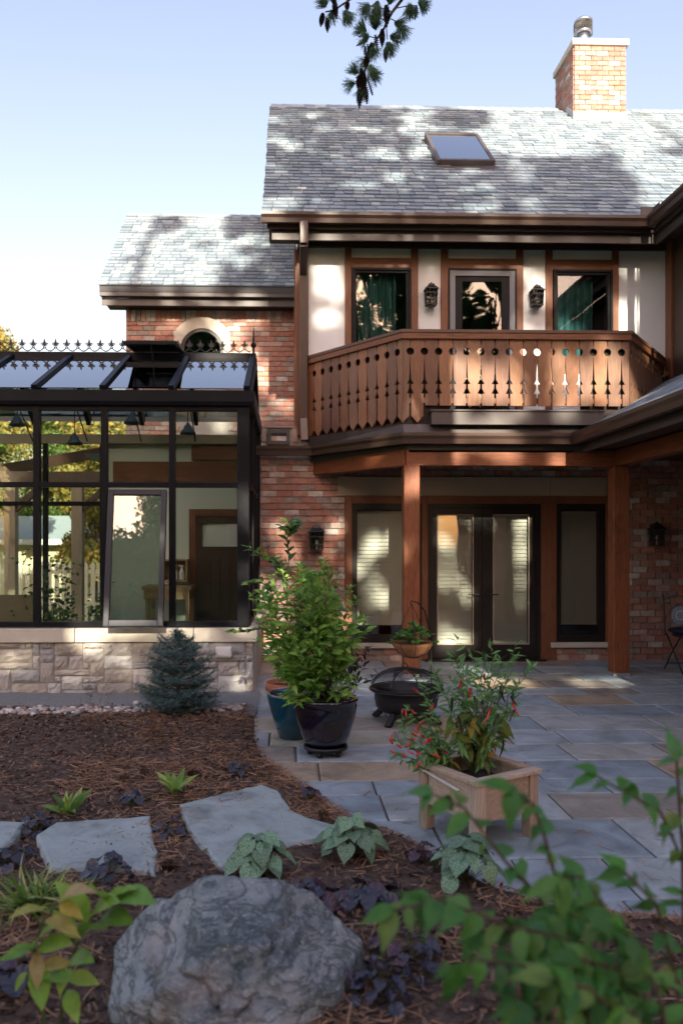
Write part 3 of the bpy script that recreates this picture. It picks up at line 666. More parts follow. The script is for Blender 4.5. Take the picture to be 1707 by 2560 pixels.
path = [(wl_, YW - .03), (bl, YB), (br, YB), (wr, YW - .03)]
for nm, pr in (('cap_rail', [(-.06, 4.09), (.055, 4.09), (.055, 4.13), (-.06, 4.13)]), ('top_rail', [(.0135, 4.02), (.045, 4.02), (.045, 4.09), (.0135, 4.09)]),
               ('rear_rail', [(-.055, 3.95), (-.0135, 3.95), (-.0135, 4.08), (-.055, 4.08)]), ('lower_rail', [(-.055, 3.265), (-.0135, 3.265), (-.0135, 3.33), (-.055, 3.33)])):
    q = MB(); q.sweep(path, pr); q.build(nm, m_trim_x if nm != 'cap_rail' else mat('cap_rail_wood', [(.10, .05, .032), (.14, .07, .045)], .5, sc=3, st=(2, 20, 20)), bal, bevel=.004)
for pth in ([(wl_ + .02, YW - .03), (bl + .02, YB + .0), (bl + 3.6 * PT, YB)], [(br - 3.3 * PT, YB), (br - .02, YB), (wr - .02, YW - .03)]):
    q = MB(); q.sweep(pth, [(-.064, 3.0), (-.058, 3.0), (-.058, 4.05), (-.064, 4.05)]); q.build('backing_panel', m_soffit, bal)
q = MB(); q.box(XU(1079, 9.14), XU(1508, 9.14), 9.14, 9.32, 3.0, 3.155); q.box(XU(1076, 9.13), XU(1511, 9.13), 9.12, 9.32, 3.155, 3.172); q.build('drip_box', m_fascia, bal)

# ------------------------------------------------------------------ porch: posts, beams, low roof
porch = thing('porch', 'open porch with cedar posts under the balcony and low shingle roof', 'porch', (2.7, 9.35, 0))
PX = [XU(1009, 9.3) , XU(1532, 9.3)]
for x in (PX[0], PX[1]):
    q = MB(); q.box(x, x + .19, 9.28, 9.47, .035, 2.53); p = q.build('post', m_post, porch, bevel=.008)
    q = MB(); q.box(x - .01, x + .2, 9.27, 9.48, 0, .035); q.build('base_plate', m_lead, p)
q = MB(); q.box(PX[1], PX[1] + .19, 3.35, 3.54, .0, 2.53); q.build('post', m_post, porch)
q = MB(); q.box(PX[0] + .03, 3.43, 9.30, 9.44, 2.53, 2.72); q.build('beam', m_beam_x, porch, bevel=.006)
q = MB(); q.box(3.43, PX[1] + .19, 9.305, 9.435, 2.53, 2.72); q.build('beam', m_beam_x, porch, bevel=.006)
q = MB(); q.beam((PX[0] + .06, 9.36, 2.625), (u_(790), YW + .05, 2.625), .14, .19); q.build('beam', m_beam_x, porch, bevel=.006)
q = MB(); q.box(PX[1] + .02, PX[1] + .17, 3.3, 9.30, 2.53, 2.72); q.build('beam', m_beam_y, porch, bevel=.006)
gl = [(-.56, YW - .115), (u_(779) + .03, YW - .115), (XU(1012, 9.2), 9.23), (3.44, 9.23), (3.44, 3.25)]
q = MB(); q.sweep(gl, [(o, z + 2.90) for o, z in GP]); q.build('gutter', m_gutter, porch)
gl2 = [(u_(779) - .02, YW - .02), (u_(779) + .03, YW - .05), (XU(1012, 9.2) + .06, 9.30), (3.53, 9.30), (3.53, 3.3)]
q = MB(); q.sweep(gl2, [(-.03, 2.69), (.0, 2.69), (.0, 2.775), (-.03, 2.775)]); q.build('fascia', m_fascia, porch)
q = MB(); q.sweep(gl2, [(-.03, 2.776), (.02, 2.776), (.02, 2.885), (-.03, 2.885)]); q.build('sub_fascia', m_soffit, porch)
q = MB(); q.prism_z([(u_(779), YW), (XU(1012, 9.2) + .05, 9.31), (3.55, 9.31), (3.55, 3.3), (5.4, 3.3), (8, 3.3), (8, YW)], 2.735, 2.755); q.build('ceiling', m_darkwood, porch)
# sloped metal apron below the balcony boards
q = MB(); q.add([(wl_ - .1, YW - .02, 3.02), (bl + .0, 9.27, 3.02), (3.5, 9.27, 3.02), (3.44, 9.22, 2.895), (XU(1012, 9.2), 9.22, 2.895), (u_(779), YW - .12, 2.895)], [(5, 4, 1, 0), (4, 3, 2, 1)]); q.build('apron', m_fascia, porch)
# low roof of the right hand side
q = MB(); q.prism_y([(3.42, 2.885), (5.19, 2.885 + .52 * 1.77), (5.19, 2.80 + .52 * 1.77), (3.42, 2.80)], 3.3, YW - .02); q.build('roof', m_underlay, porch)
a2 = math.atan(.52); M2 = Matrix(((math.cos(a2), 0, -math.sin(a2), 3.40), (0, 1, 0, 0), (math.sin(a2), 0, math.cos(a2), 2.885), (0, 0, 0, 1)))
q = MB()
for r in range(14):
    y = YW - .03
    while y > 3.3:
        wd = R.choice([.18, .22, .27, .3]); q.cur = R.random(); s = r * .143
        if not (r > 3 and False): q.mbox(M2, s, s + .17, y - wd + .004, y, .0, .012 + R.random() * .006)
        y -= wd
q.build('shingle', m_shingle, porch, kind='stuff')
q = MB(); q.beam((3.55, YW - .045, 3.06), (5.18, YW - .045, 3.92), .03, .16, (0, 1, 0)); q.build('step_trim', m_trim_x, porch)

# ------------------------------------------------------------------ brick wing with the arched window
wing = thing('brick_wing', 'brick wing with shingle roof and arched window behind the glasshouse', 'house wing', (-1.3, 13.5, 0))
YV = 13.5; WX0, WX1 = XU(316, YV), XL
zbt = ZV(777, YV, 500)
q = MB(); q.box(WX0, WX1, YV + .012, 16, 0, zbt + .1); q.build('brick_wall', m_mortar, wing)
acx, acz = XU(506, YV), ZV(822, YV, 506) - .37
hole = lambda x, z: (abs(x - acx) < .44 and z < acz + .1) or math.hypot(x - acx, z - acz) < .44
wb = [(*b, YV, 'y') for b in sorted(courses(WX0, WX1 - .002, 2.95, zbt, [hole], .2), key=lambda b: -b[2])]
lay(wing, wb, 300)
arch_o = [(acx + .48, 4.3), (acx + .48, acz + .16)] + [(acx + .56 * math.cos(t), acz + .56 * math.sin(t)) for t in [math.radians(a) for a in range(31, 150, 7)]] + [(acx - .48, acz + .16), (acx - .48, 4.3)]
arch_i = [(acx - .37, 4.3)] + [(acx - .37 * math.cos(math.radians(a)), acz + .37 * math.sin(math.radians(a))) for a in range(0, 181, 9)] + [(acx + .37, 4.3)]
q = MB(); q.prism_y(arch_o + arch_i, YV - .05, YV + .02); q.build('arch_surround', m_concrete, wing)
def archring(r0, r1): return [(acx - r0, 4.3)] + [(acx - r0 * math.cos(math.radians(a)), acz + r0 * math.sin(math.radians(a))) for a in range(0, 181, 9)] + [(acx + r0, 4.3)] + [(acx + r1, 4.3)] + [(acx + r1 * math.cos(math.radians(a)), acz + r1 * math.sin(math.radians(a))) for a in range(0, 181, 9)] + [(acx - r1, 4.3)]
q = MB(); q.prism_y(archring(.37, .315), YV - .035, YV + .03); aw = q.build('arched_window', m_bronze, wing)
q = MB(); q.prism_y([(acx - .315, 4.3), (acx + .315, 4.3)] + [(acx + .315 * math.cos(math.radians(a)), acz + .315 * math.sin(math.radians(a))) for a in range(0, 181, 9)], YV - .004, YV + .0); q.build('pane', glass('arch_glass', (.2, .22, .22), 6), aw)
q = MB(); q.box(acx - .33, acx + .33, YV + .005, YV + .01, 4.3, acz + .2); q.build('backing', m_room, aw)
YE2, ZE2 = 13.08, 5.92; rows2 = 23; YR2 = YE2 + rows2 * .143 * CP; ZR2 = ZE2 + rows2 * .143 * SP
RX0 = XU(247, YE2)
q = MB(); q.prism_x([(YE2, ZE2 - .02), (YR2, ZR2 - .02), (YR2 + 3, ZR2 - 2.7), (YR2 + 3, ZR2 - 2.8), (YR2, ZR2 - .14), (YE2, ZE2 - .12)], RX0 + .02, XL); q.build('roof', m_underlay, wing)
shingles(wing, RX0, XL, YE2 - .02, ZE2 - .018, rows2, 300)
q = MB(); x = RX0
while x < XL + .3:
    q.cur = R.random()
    q.add([(x, YR2 - .13, ZR2 - .105), (x + .25, YR2 - .13, ZR2 - .113), (x + .25, YR2, ZR2 + .012), (x, YR2, ZR2 + .024), (x + .25, YR2 + .13, ZR2 - .113), (x, YR2 + .13, ZR2 - .105)], [(0, 1, 2, 3), (3, 2, 4, 5)]); x += .2
q.build('ridge_cap', m_shingle, wing, kind='stuff')
za, zb_, zc_ = ZV(718, YE2, 450), ZV(740, YE2, 450), ZV(764, YE2 + .1, 450)
q = MB(); q.box(XU(249, YE2), XL - .01, YE2 + .01, YE2 + .04, zb_, za); q.build('fascia', m_fascia, wing)
q = MB(); q.box(XU(255, YE2 + .1), XL - .01, YE2 + .1, YE2 + .13, zc_, zb_ - .012); q.build('fascia', m_fascia, wing)
q = MB(); q.box(XU(255, YE2 + .1), XL, YE2 + .04, YE2 + .1, zb_ - .011, zb_ + .0); q.box(XU(258, YE2), XL, YE2 + .13, YV + .1, zc_ + .04, zc_ + .05); q.build('soffit', m_soffit, wing)
q = MB(); q.box(XU(324, YV), XL, YV - .04, YV + .05, zbt, zbt + .2); q.build('frieze', m_darkwood, wing)
q = MB(); q.prism_x([(YE2 + .05, ZE2 - .12), (YR2, ZR2 - .16), (YR2, ZR2 - .025), (YE2 + .05, ZE2 + .015)], RX0 + .0, RX0 + .03); q.build('rake_board', m_fascia, wing)
# ------------------------------------------------------------------ glasshouse (solarium) on its stone base
YS = 8.35; sol = thing('glasshouse', 'black framed glasshouse on a pale stone base', 'glasshouse', (-2, YS, 0))
us = lambda u: XU(u, YS); vz = lambda v: ZV(v, YS, 350)
SX1 = us(623); SXL = -4.75; PIT = us(261) - us(90.5)
MX = [us(430), us(260), us(90.5)]
while MX[-1] > SXL: MX.append(MX[-1] - PIT)
zS0, zS1, zM0, zM1, zE0, zE1 = vz(1567), vz(1556), vz(1205), vz(1218), vz(1014), vz(977)
zbase = vz(1604)
YRg, ZRg = 9.72, ZV(884, 9.72, 350); YBk = YW - .03; ZBk = 3.22
zM0, zM1 = min(zM0, zM1), max(zM0, zM1)
def bar(name, *b, m=m_black): q = MB(); q.box(*b); return q.build(name, m, sol, bevel=.004)
bar('corner_post', us(593), SX1, YS, YS + .11, zS0, zE0)
for x in MX: bar('mullion', x - .032, x + .032, YS, YS + .09, zS0, zE0)
xs = [us(593)] + MX
for i in range(len(xs) - 1):
    a = xs[i + 1] + .032; b = xs[i] - (.032 if i else 0)
    bar('transom', a, b, YS + .005, YS + .08, zM0, zM1); bar('sill_rail', a, b, YS + .004, YS + .085, zS0, zS0 + .055)
    bar('head_rail', a, b, YS + .004, YS + .085, zE0 - .05, zE0)
    if i != 1: pane(sol, a, b, zS0 + .055, zM0, YS + .04, m_solglass)
    pane(sol, a, b, zM1, zE0 - .05, YS + .04, m_solglass)
q = MB(); q.sweep([(SXL, YS - .0), (SX1 + .01, YS - .0), (SX1 + .01, YBk)], [(-.1, zE0), (.035, zE0), (.05, zE0 + .04), (.05, zE1), (-.1, zE1)]); q.build('eave_beam', m_black, sol)
# roof: rafters, ridge, panes
sl_y0, sl_z0 = YS - .04, zE1 + .012
dS = Vector((0, YRg - sl_y0, ZRg - .05 - sl_z0)); LS = dS.length; dS /= LS; nS = Vector((0, -dS.z, dS.y))
def rp(x, s, h=0): return Vector((x, sl_y0, sl_z0)) + dS * s + nS * h
RXs = [us(617)] + MX
for x in RXs:
    q = MB(); q.beam(rp(x, -.02, .02), rp(x, LS, .02), .062, .05, nS); q.beam(rp(x, .06, -.05), rp(x, LS, -.05), .035, .09, nS)
    q.build('rafter', m_black, sol, bevel=.004)
    q = MB(); q.beam((x, YRg, ZRg - .06), (x, YBk, ZBk), .055, .09, nS); q.build('rafter', m_black, sol)
q = MB(); q.box(SXL, SX1 + .02, YRg - .05, YRg + .05, ZRg - .1, ZRg + .005); q.build('ridge_beam', m_black, sol, bevel=.006)
q = MB(); q.box(SXL, SX1, YBk - .06, YBk + .02, ZBk - .28, ZBk - .16); q.build('rear_beam', m_cream, sol)
for i in range(len(RXs) - 1):
    a, b = RXs[i + 1] + .03, RXs[i] - .03
    s1 = LS - .03 if i != 1 else LS - .44
    q = MB(); q.add([rp(a, .0, .012), rp(b, .0, .012), rp(b, s1, .012), rp(a, s1, .012), rp(a, .0, .004), rp(b, .0, .004), rp(b, s1, .004), rp(a, s1, .004)], [(0, 1, 2, 3), (7, 6, 5, 4), (0, 4, 5, 1), (1, 5, 6, 2), (2, 6, 7, 3), (3, 7, 4, 0)])
    q.build('roof_pane', m_roofglass, sol)
    q = MB(); q.add([(a, YRg + .05, ZRg - .04), (b, YRg + .05, ZRg - .04), (b, YBk, ZBk + .02), (a, YBk, ZBk + .02)], [(0, 1, 2, 3)]); q.build('roof_pane', m_roofglass, sol)
# opened roof vent in the second bay from the right
va, vb = RXs[2] + .05, RXs[1] - .05
q = MB(); q.beam(rp(va, LS - .44, .015), rp(vb, LS - .44, .015), .05, .04); q.build('vent_curb', m_black, sol)
e = Vector((0, -.70, .02)); h0 = Vector((0, YRg - .03, ZRg + .01)); 
q = MB()
Mv = Matrix(((1, 0, 0, 0), (0, 1, 0, h0.y), (0, .09, 1, h0.z), (0, 0, 0, 1)))
q.mbox(Mv, va, va + .04, -.6, 0, 0, .04); q.mbox(Mv, vb - .04, vb, -.6, 0, 0, .04); q.mbox(Mv, va + .04, vb - .04, -.6, -.55, 0, .04); q.mbox(Mv, va + .04, vb - .04, -.04, 0, 0, .04)
vent = q.build('roof_vent', m_black, sol, bevel=.004)
q = MB(); q.mbox(Mv, va + .04, vb - .04, -.55, -.04, .02, .026); q.build('pane', m_roofglass, vent)
q = MB(); xm = (va + vb) / 2; q.tube([(xm, YRg - .58, ZRg - .03), rp(xm, LS - .44, .02)], .009); q.build('opener_rod', m_bronze, vent)
# tilting window, second bay from the right, bottom swung out
ta, tb = MX[1] + .055, MX[0] - .05; th = (zM0 - zS0 - .04); tilt = math.asin(.17)
Mt = Matrix.Translation((0, YS - .01, zM0 - .03)) @ Matrix.Rotation(-tilt, 4, 'X')
q = MB(); q.mbox(Mt, ta, ta + .058, -.03, .03, -th, 0); q.mbox(Mt, tb - .058, tb, -.03, .03, -th, 0); q.mbox(Mt, ta + .058, tb - .058, -.03, .03, -th, -th + .065); q.mbox(Mt, ta + .058, tb - .058, -.03, .03, -.06, 0)
tw = q.build('tilt_window', m_tiltframe, sol, bevel=.006)
q = MB(); q.mbox(Mt, ta + .058, tb - .058, -.003, .003, -th + .065, -.06); q.build('pane', glass('tilt_glass', (.72, .8, .76), 3.2), tw)
q = MB(); q.tube([(.5 * (ta + tb), YS + .05, zS0 + .06), (.5 * (ta + tb) + .03, YS - .1, zS0 + .03), tuple(Mt @ Vector((.5 * (ta + tb), 0, -th + .03)))], .01); q.build('stay', m_black, tw)
# right end wall: posts, rails and glazing, seen almost edge on
yb3 = YBk
for y in (9.05, 9.72, yb3 - .05): bar('mullion', SX1 - .06, SX1 + .02, y, y + .06, zS0, zE0)
q = MB(); q.box(SX1 - .05, SX1 + .012, YS + .11, yb3, zM0, zM1); q.build('transom', m_black, sol)
q = MB(); q.box(SX1 - .05, SX1 + .012, YS + .11, yb3, zS0, zS0 + .055); q.build('sill_rail', m_black, sol)
q = MB(); q.box(SX1 - .02, SX1 - .014, YS + .11, yb3 - .05, zS0 + .055, zE0); q.build('pane', m_solglass, sol)
q = MB(); q.prism_x([(YS + .1, zE1), (YRg, ZRg - .1), (yb3, ZBk - .02), (yb3, zE0)], SX1 - .02, SX1 - .014); q.build('pane', m_solglass, sol)
q = MB(); q.beam(rp(SX1 + .0, 0, -.06), rp(SX1, LS, -.06), .05, .1, nS); q.beam((SX1, YRg, ZRg - .08), (SX1, YBk + .08, ZBk - .06), .06, .1, nS); q.beam((SX1 + .02, YBk + .01, ZBk - .3), (SX1 + .02, YBk + .01, ZBk + .0), .06, .06, (0, 1, 0)); q.build('barge_bar', m_black, sol)
q = MB(); q.box(SX1 - .03, SX1 + .04, YBk - .12, YBk - .02, .7, zE0); q.build('rear_post', m_black, sol)
# rear wall left of the house: more bays, open to the garden beyond
HL = XU(269, YW)
x = HL - .05
while x > SXL:
    bar('mullion', x - .03, x + .03, YBk - .07, YBk, .0, ZBk - .285); x -= PIT * 1.05
bar('transom', SXL, HL, YBk - .06, YBk - .01, 2.1, 2.16)
pane(sol, SXL, HL, .5, ZBk - .285, YBk - .035, m_solglass)
bar('transom', SXL, HL, YBk - .06, YBk - .01, .45, .5)
bar('left_end_post', SXL - .06, SXL, YS, YS + .1, zS0, zE0)
# ridge cresting: repeated fleur-de-lis units
cu = MB(); UP = .137
cu.prism_y([(-.018, .098), (0, .075), (.018, .098), (.010, .14), (0, .172), (-.010, .14)], -.007, .007)
cu.box(-.03, .03, -.008, .008, .084, .097)
for s in (-1, 1):
    cu.tube([(s * .012, 0, .094), (s * .028, 0, .122), (s * .040, 0, .112), (s * .036, 0, .098)], .007, 5)
    cu.tube([(0, 0, .08), (s * .02, 0, .062), (s * .018, 0, .066), (0, 0, .052)], .005, 5)
    cu.tube([(0, 0, .056), (s * .014, 0, .05), (s * .03, 0, .034), (s * .05, 0, .022), (s * UP / 2, 0, .018)], .0068, 5)
cu.box(-UP / 2, UP / 2, -.006, .006, -.004, .008)
cm = cu.mesh('cresting_finial', m_iron)
xf = XU(634, YRg); n = 0; xx = xf - .11
while xx > SXL + .1:
    link('cresting_finial', cm, sol, Vector((xx, YRg, ZRg + .008)) - wl(sol)); xx -= UP
q = MB(); q.lathe([(.016, 0), (.016, .05), (.012, .07), (.034, .10), (.038, .115), (.03, .135), (.014, .15), (.013, .2), (.002, .36)], (xf, YRg, ZRg), 14); q.build('spire_finial', m_black, sol, smooth=True)
# tie rods in the roof space
q = MB()
for x in MX[:5]: q.tube([(x, YS + .15, zE0 + .05), (x, YRg, ZRg - .5), (x, YBk - .1, zE0 - .1)], .009, 5)
q.build('tie_rod', m_black, sol)
# stone base: capping and squared stones
q = MB(); a = SXL
while a < SX1 + .02:
    b = min(a + 1.25, SX1 + .09)
    q.box(a + .003, b - .003, YS - .055, YS + .16, zbase, zS0 - .012); a += 1.25
q.build('capping', m_concrete, sol, bevel=.005)
q = MB(); q.box(SXL, SX1 + .045, YS + .0, YS + .2, -.15, zbase); q.build('stone_wall', m_mortar, sol)
sw = sol.children[-1]
q = MB(); q.box(SX1 - .12, SX1 + .06, YS + .2, YBk, -.15, zbase); q.build('side_wall', m_stone, sol)
q = MB(); q.box(SX1 - .14, SX1 + .085, YS + .16, YBk, zbase, zS0 - .012); q.build('capping', m_concrete, sol)
gx0 = -3.75; gw, gh = .075, (zbase + .03) / 8; ncol = int((SX1 + .06 - gx0) / gw); occ = [[False] * ncol for _ in range(8)]
for r in range(8):
    for c in range(ncol):
        if occ[r][c]: continue
        h = R.choice([1, 2, 2, 2, 3, 1]); wv = R.choice([2, 3, 4, 5, 6] if h < 3 else [2, 3, 4]); h = min(h, 8 - r)
        k = 0
        while k < wv and c + k < ncol and not occ[r][c + k]: k += 1
        wv = k
        for rr in range(r, r + h):
            for cc in range(c, c + wv): occ[rr][cc] = True
        x0, x1 = gx0 + c * gw + .005, gx0 + (c + wv) * gw - .005; z0, z1 = -.03 + r * gh + .005, -.03 + (r + h) * gh - .005
        q = MB(); nx, nz = 6, 4; vs = []
        for j in range(nz + 1):
            for i in range(nx + 1):
                ed = i in (0, nx) or j in (0, nz); px_ = x0 + (x1 - x0) * i / nx + (R.gauss(0, .003) if ed else R.gauss(0, .006)); pz_ = z0 + (z1 - z0) * j / nz + R.gauss(0, .003)
                vs.append((px_, YS - (.012 if ed else .028 + R.gauss(0, .005)), pz_))
        b0 = len(vs)
        ring = [i for i in range(nx + 1)] + [(j + 1) * (nx + 1) - 1 for j in range(1, nz + 1)] + [nz * (nx + 1) + i for i in range(nx - 1, -1, -1)] + [j * (nx + 1) for j in range(nz - 1, 0, -1)]
        vs += [(vs[k][0], YS + .02, vs[k][2]) for k in ring]; m_ = len(ring)
        fs = [(j * (nx + 1) + i, j * (nx + 1) + i + 1, (j + 1) * (nx + 1) + i + 1, (j + 1) * (nx + 1) + i) for j in range(nz) for i in range(nx)]
        fs += [(ring[i], b0 + i, b0 + (i + 1) % m_, ring[(i + 1) % m_]) for i in range(m_)]
        q.add(vs, fs); q.build('stone', m_stone, sw)
q = MB(); ox0, ox1, oz0, oz1 = us(541), us(580), vz(1643), vz(1616)
q.box(ox0, ox1, YS - .075, YS - .015, oz0 + .012, oz1); q.box(ox0 + .012, ox1 - .012, YS - .082, YS - .075, oz0 + .025, oz1 - .012); q.box(ox0 + .01, ox1 - .01, YS - .06, YS - .02, oz0, oz0 + .012)
m_white = mat('white_plastic', [(.74, .74, .73)], .4)
tag(q.build('outlet_cover', m_white, bevel=.004), 'white weatherproof outlet cover on the stone base', 'outlet cover')

# ------------------------------------------------------------------ inside the glasshouse
m_intw = mat('pale_green_wall', [(.60, .68, .60), (.66, .72, .64)], .8, sc=2)
q = MB(); q.box(HL, -.56, YW - .002, YW + .01, -.1, ZBk - .22); iw = q.build('inner_wall', m_intw, house)
q = MB(); q.box(XU(285, YW), XU(592, YW), YW - .05, YW - .003, ZV(1205, YW, 430), ZV(1155, YW, 430)); q.box(XU(480, YW), XU(600, YW), YW - .04, YW - .003, ZV(1150, YW, 430), ZV(1115, YW, 430)); q.build('header_beam', m_trim_x, house)
q = MB(); q.box(XU(285, YW), XU(640, YW), YW - .06, YW - .003, ZV(1113, YW, 430), ZV(1096, YW, 430)); q.build('cream_moulding', m_cream, house)
q = MB(); q.frame(XU(474, YW), XU(636, YW), 0, ZV(1273, YW, 430), .09, YW - .05, YW - .003, .01); q.build('casing', m_trim_z, house)
d0, d1, dt = XU(488, YW), XU(640, YW), ZV(1290, YW, 430)
q = MB(); q.box(d0, d1, YW - .04, YW - .003, .0, ZV(1385, YW, 430)); q.frame(d0, d1, ZV(1385, YW, 430), dt, .1, YW - .04, YW - .003)
for k in range(5): q.box(d0 + .1 + k * .13, d0 + .21 + k * .13, YW - .05, YW - .04, .1, ZV(1400, YW, 430))
gd = q.build('garden_door', m_darkwood, house)
q = MB(); q.box(d0 + .42, d1 - .1, YW - .03, YW - .025, ZV(1377, YW, 430), ZV(1310, YW, 430)); q.build('pane', m_white, gd)  # flat white stands in for the bright reflection in this pane
q = MB(); q.box(SXL, SX1 - .05, YS + .2, YBk, -.08, .02); tag(q.build('glasshouse_floor', m_flag), 'stone floor inside the glasshouse', kind='structure')
# potting bench with crate shelf and spray bottles
m_pine = wood('pale_pine', (.36, .24, .12), (.5, .36, .2), 'x')
bx = XU(438, 10.3)
t = thing('potting_bench', 'pale wooden potting bench beside the dark garden door', 'bench', (bx, 10.25, 0.02))
q = MB(); q.box(bx - .38, bx + .24, 10.0, 10.5, 1.0, 1.05); q.box(bx - .36, bx + .22, 10.02, 10.48, .88, 1.0); q.build('bench_top', m_pine, t)
for (x, y) in ((bx - .34, 10.04), (bx + .17, 10.04), (bx - .34, 10.44), (bx + .17, 10.44)):
    q = MB(); q.box(x, x + .05, y, y + .05, .02, .88); q.build('leg', m_pine, t)
t2 = thing('wall_crate', 'open pine crate shelf on the wall above the bench', 'crate', (bx, 10.4, 1.35))
cz0, cz1 = ZV(1453, 10.4, 440), ZV(1398, 10.4, 440)
q = MB(); q.frame(bx - .16, bx + .16, cz0, cz1, .02, 10.3, 10.56); q.build('crate', m_pine, t2)
q = MB(); q.box(bx - .14, bx + .14, 10.565, 10.575, cz0 + .02, cz1 - .02); q.build('back_board', m_pine, t2)
for k, (dx_, lab) in enumerate(((.0, 'white trigger spray bottle in the crate, left one'), (.09, 'white spray bottle in the crate, right one'))):
    b = MB(); b.lathe([(.0, 0), (.035, 0), (.037, .1), (.012, .15), (.012, .17), (.001, .17)], (bx + dx_ - .01, 10.36, cz0 + .022), 12); b.box(bx + dx_ - .05, bx + dx_ + .012, 10.35, 10.37, cz0 + .192, cz0 + .215)
    tag(b.build('spray_bottle', m_white), lab, 'spray bottle', 'spray bottles in the crate')
# pendant lamps
def pendant(x, y, z, lab, sc=1):
    t = thing('pendant_lamp', lab, 'pendant lamp', (x, y, z), 'pendant lamps in the glasshouse')
    q = MB(); q.lathe([(.02, .14), (.03, .11), (.05, .1), (.06, .06), (.09, .03), (.10, 0), (.095, 0), (.05, .06)], (x, y, z), 20); q.build('lamp_shade', mat('dark_shade', [(.03, .05, .055)], .4), t, smooth=True)
    q = MB(); q.tube([(x, y, z + .14), (x, y, ZRg - .12)], .006, 5); q.build('cord', m_black, t)
pendant(XU(470, 9.7), 9.7, ZV(1085, 9.7, 430), 'bell shaped pendant lamp nearest the brick house wall')
pendant(XU(187, 9.7), 9.7, ZV(1112, 9.7, 430), 'bell shaped pendant lamp over the left bays'); pendant(XU(44, 9.7), 9.7, ZV(1066, 9.7, 430), 'small pendant lamp at the far left edge'); pendant(XU(330, 9.7), 9.7, ZV(1060, 9.7, 430), 'small pendant lamp in the third bay from right')
# wicker chair at the left edge
t = thing('wicker_chair', 'tan wicker chair back inside the glasshouse at left', 'chair', (XU(10, 9.1), 9.1, .02))
cx_ = XU(8, 9.1); m_wick = mat('tan_wicker', [(.22, .17, .10), (.30, .24, .15)], .8, sc=60, bump=.004, bsc=120)
q = MB(); q.add([(cx_ - .3, 9.3, .45), (cx_ + .27, 9.3, .45), (cx_ + .24, 9.42, .98), (cx_ - .25, 9.42, .98), (cx_ - .3, 9.35, .45), (cx_ + .27, 9.35, .45), (cx_ + .24, 9.47, .98), (cx_ - .25, 9.47, .98)], [(0, 1, 2, 3), (7, 6, 5, 4), (0, 4, 5, 1), (1, 5, 6, 2), (2, 6, 7, 3), (3, 7, 4, 0)]); q.build('backrest', m_wick, t)
q = MB(); q.box(cx_ - .3, cx_ + .27, 8.85, 9.3, .38, .46); q.build('seat', m_wick, t)
for (x, y) in ((cx_ - .28, 8.87), (cx_ + .23, 8.87), (cx_ - .28, 9.28), (cx_ + .23, 9.28)):
    q = MB(); q.box(x, x + .04, y, y + .04, .02, .38); q.build('leg', m_wick, t)
# garden pergola posts beyond the glasshouse
for k, (u, lab) in enumerate(((196, 'tan timber pergola post beyond the glasshouse, right one'), (30, 'tan timber pergola post beyond the glasshouse, left one'))):
    x = XU(u, 13.4); t = thing('pergola_post', lab, 'post', (x, 13.4, 0), 'pergola posts behind the glasshouse')
    q = MB(); q.box(x - .09, x + .09, 13.3, 13.48, -.1, 2.6); q.build('post', m_post if False else wood('grey_timber' + str(k), (.22, .16, .11), (.32, .25, .18), 'z'), t)
    q = MB(); q.beam((x - .02, 13.39, 2.1), (x + .5, 13.39, 2.58), .1, .1, (0, 1, 0)); q.build('brace', m_darkwood, t)
xb0, xb1 = XU(-80, 13.4), XU(300, 13.4)
q = MB(); q.box(xb0, xb1, 13.28, 13.5, 2.6, 2.82); q.beam((xb0 + .4, 13.4, 2.82), (xb1 - .3, 15.5, 3.5), .2, .2); tag(q.build('pergola_beam', m_darkwood), 'dark timber pergola beam spanning the posts beyond the glass', 'beam')
# white picket fence and shed far behind
fn = thing('picket_fence', 'white picket fence seen through the glasshouse', 'fence', (-7.2, 17, 0))
m_fence = mat('white_fence', [(.60, .56, .46), (.68, .64, .54)], .7)
pkf = MB(); pkf.prism_y([(-.045, -.1), (.045, -.1), (.045, 1.15), (0, 1.22), (-.045, 1.15)], -.012, .012); pf = pkf.mesh('picket', m_fence)
x = -11.5
while x < -2.6: link('picket', pf, fn, Vector((x, 17, 0)) - wl(fn)); x += .155
for z in (.25, .95):
    q = MB(); q.box(-11.5, -2.6, 17.013, 17.05, z, z + .09); q.build('rail', m_fence, fn)
sh = thing('neighbour_shed', 'cream neighbour shed with a grey roof behind the fence', 'shed', (-8.5, 23, 0))
q = MB(); q.box(-14, -4.2, 23, 27, -.1, ZV(1362, 23, 150) + .2); q.build('wall', mat('cream_siding', [(.50, .45, .30), (.55, .50, .34)], .7, st=(1, 1, 8)), sh)
q = MB(); q.prism_x([(22.6, 1.72), (25, 2.5), (27.4, 1.72), (27.4, 1.6), (22.6, 1.6)], -14.3, -3.9); q.build('roof', m_shingle, sh)
q = MB(); q.box(-14.3, -3.9, 22.55, 22.6, 1.58, 1.74); q.build('gutter', m_white, sh)

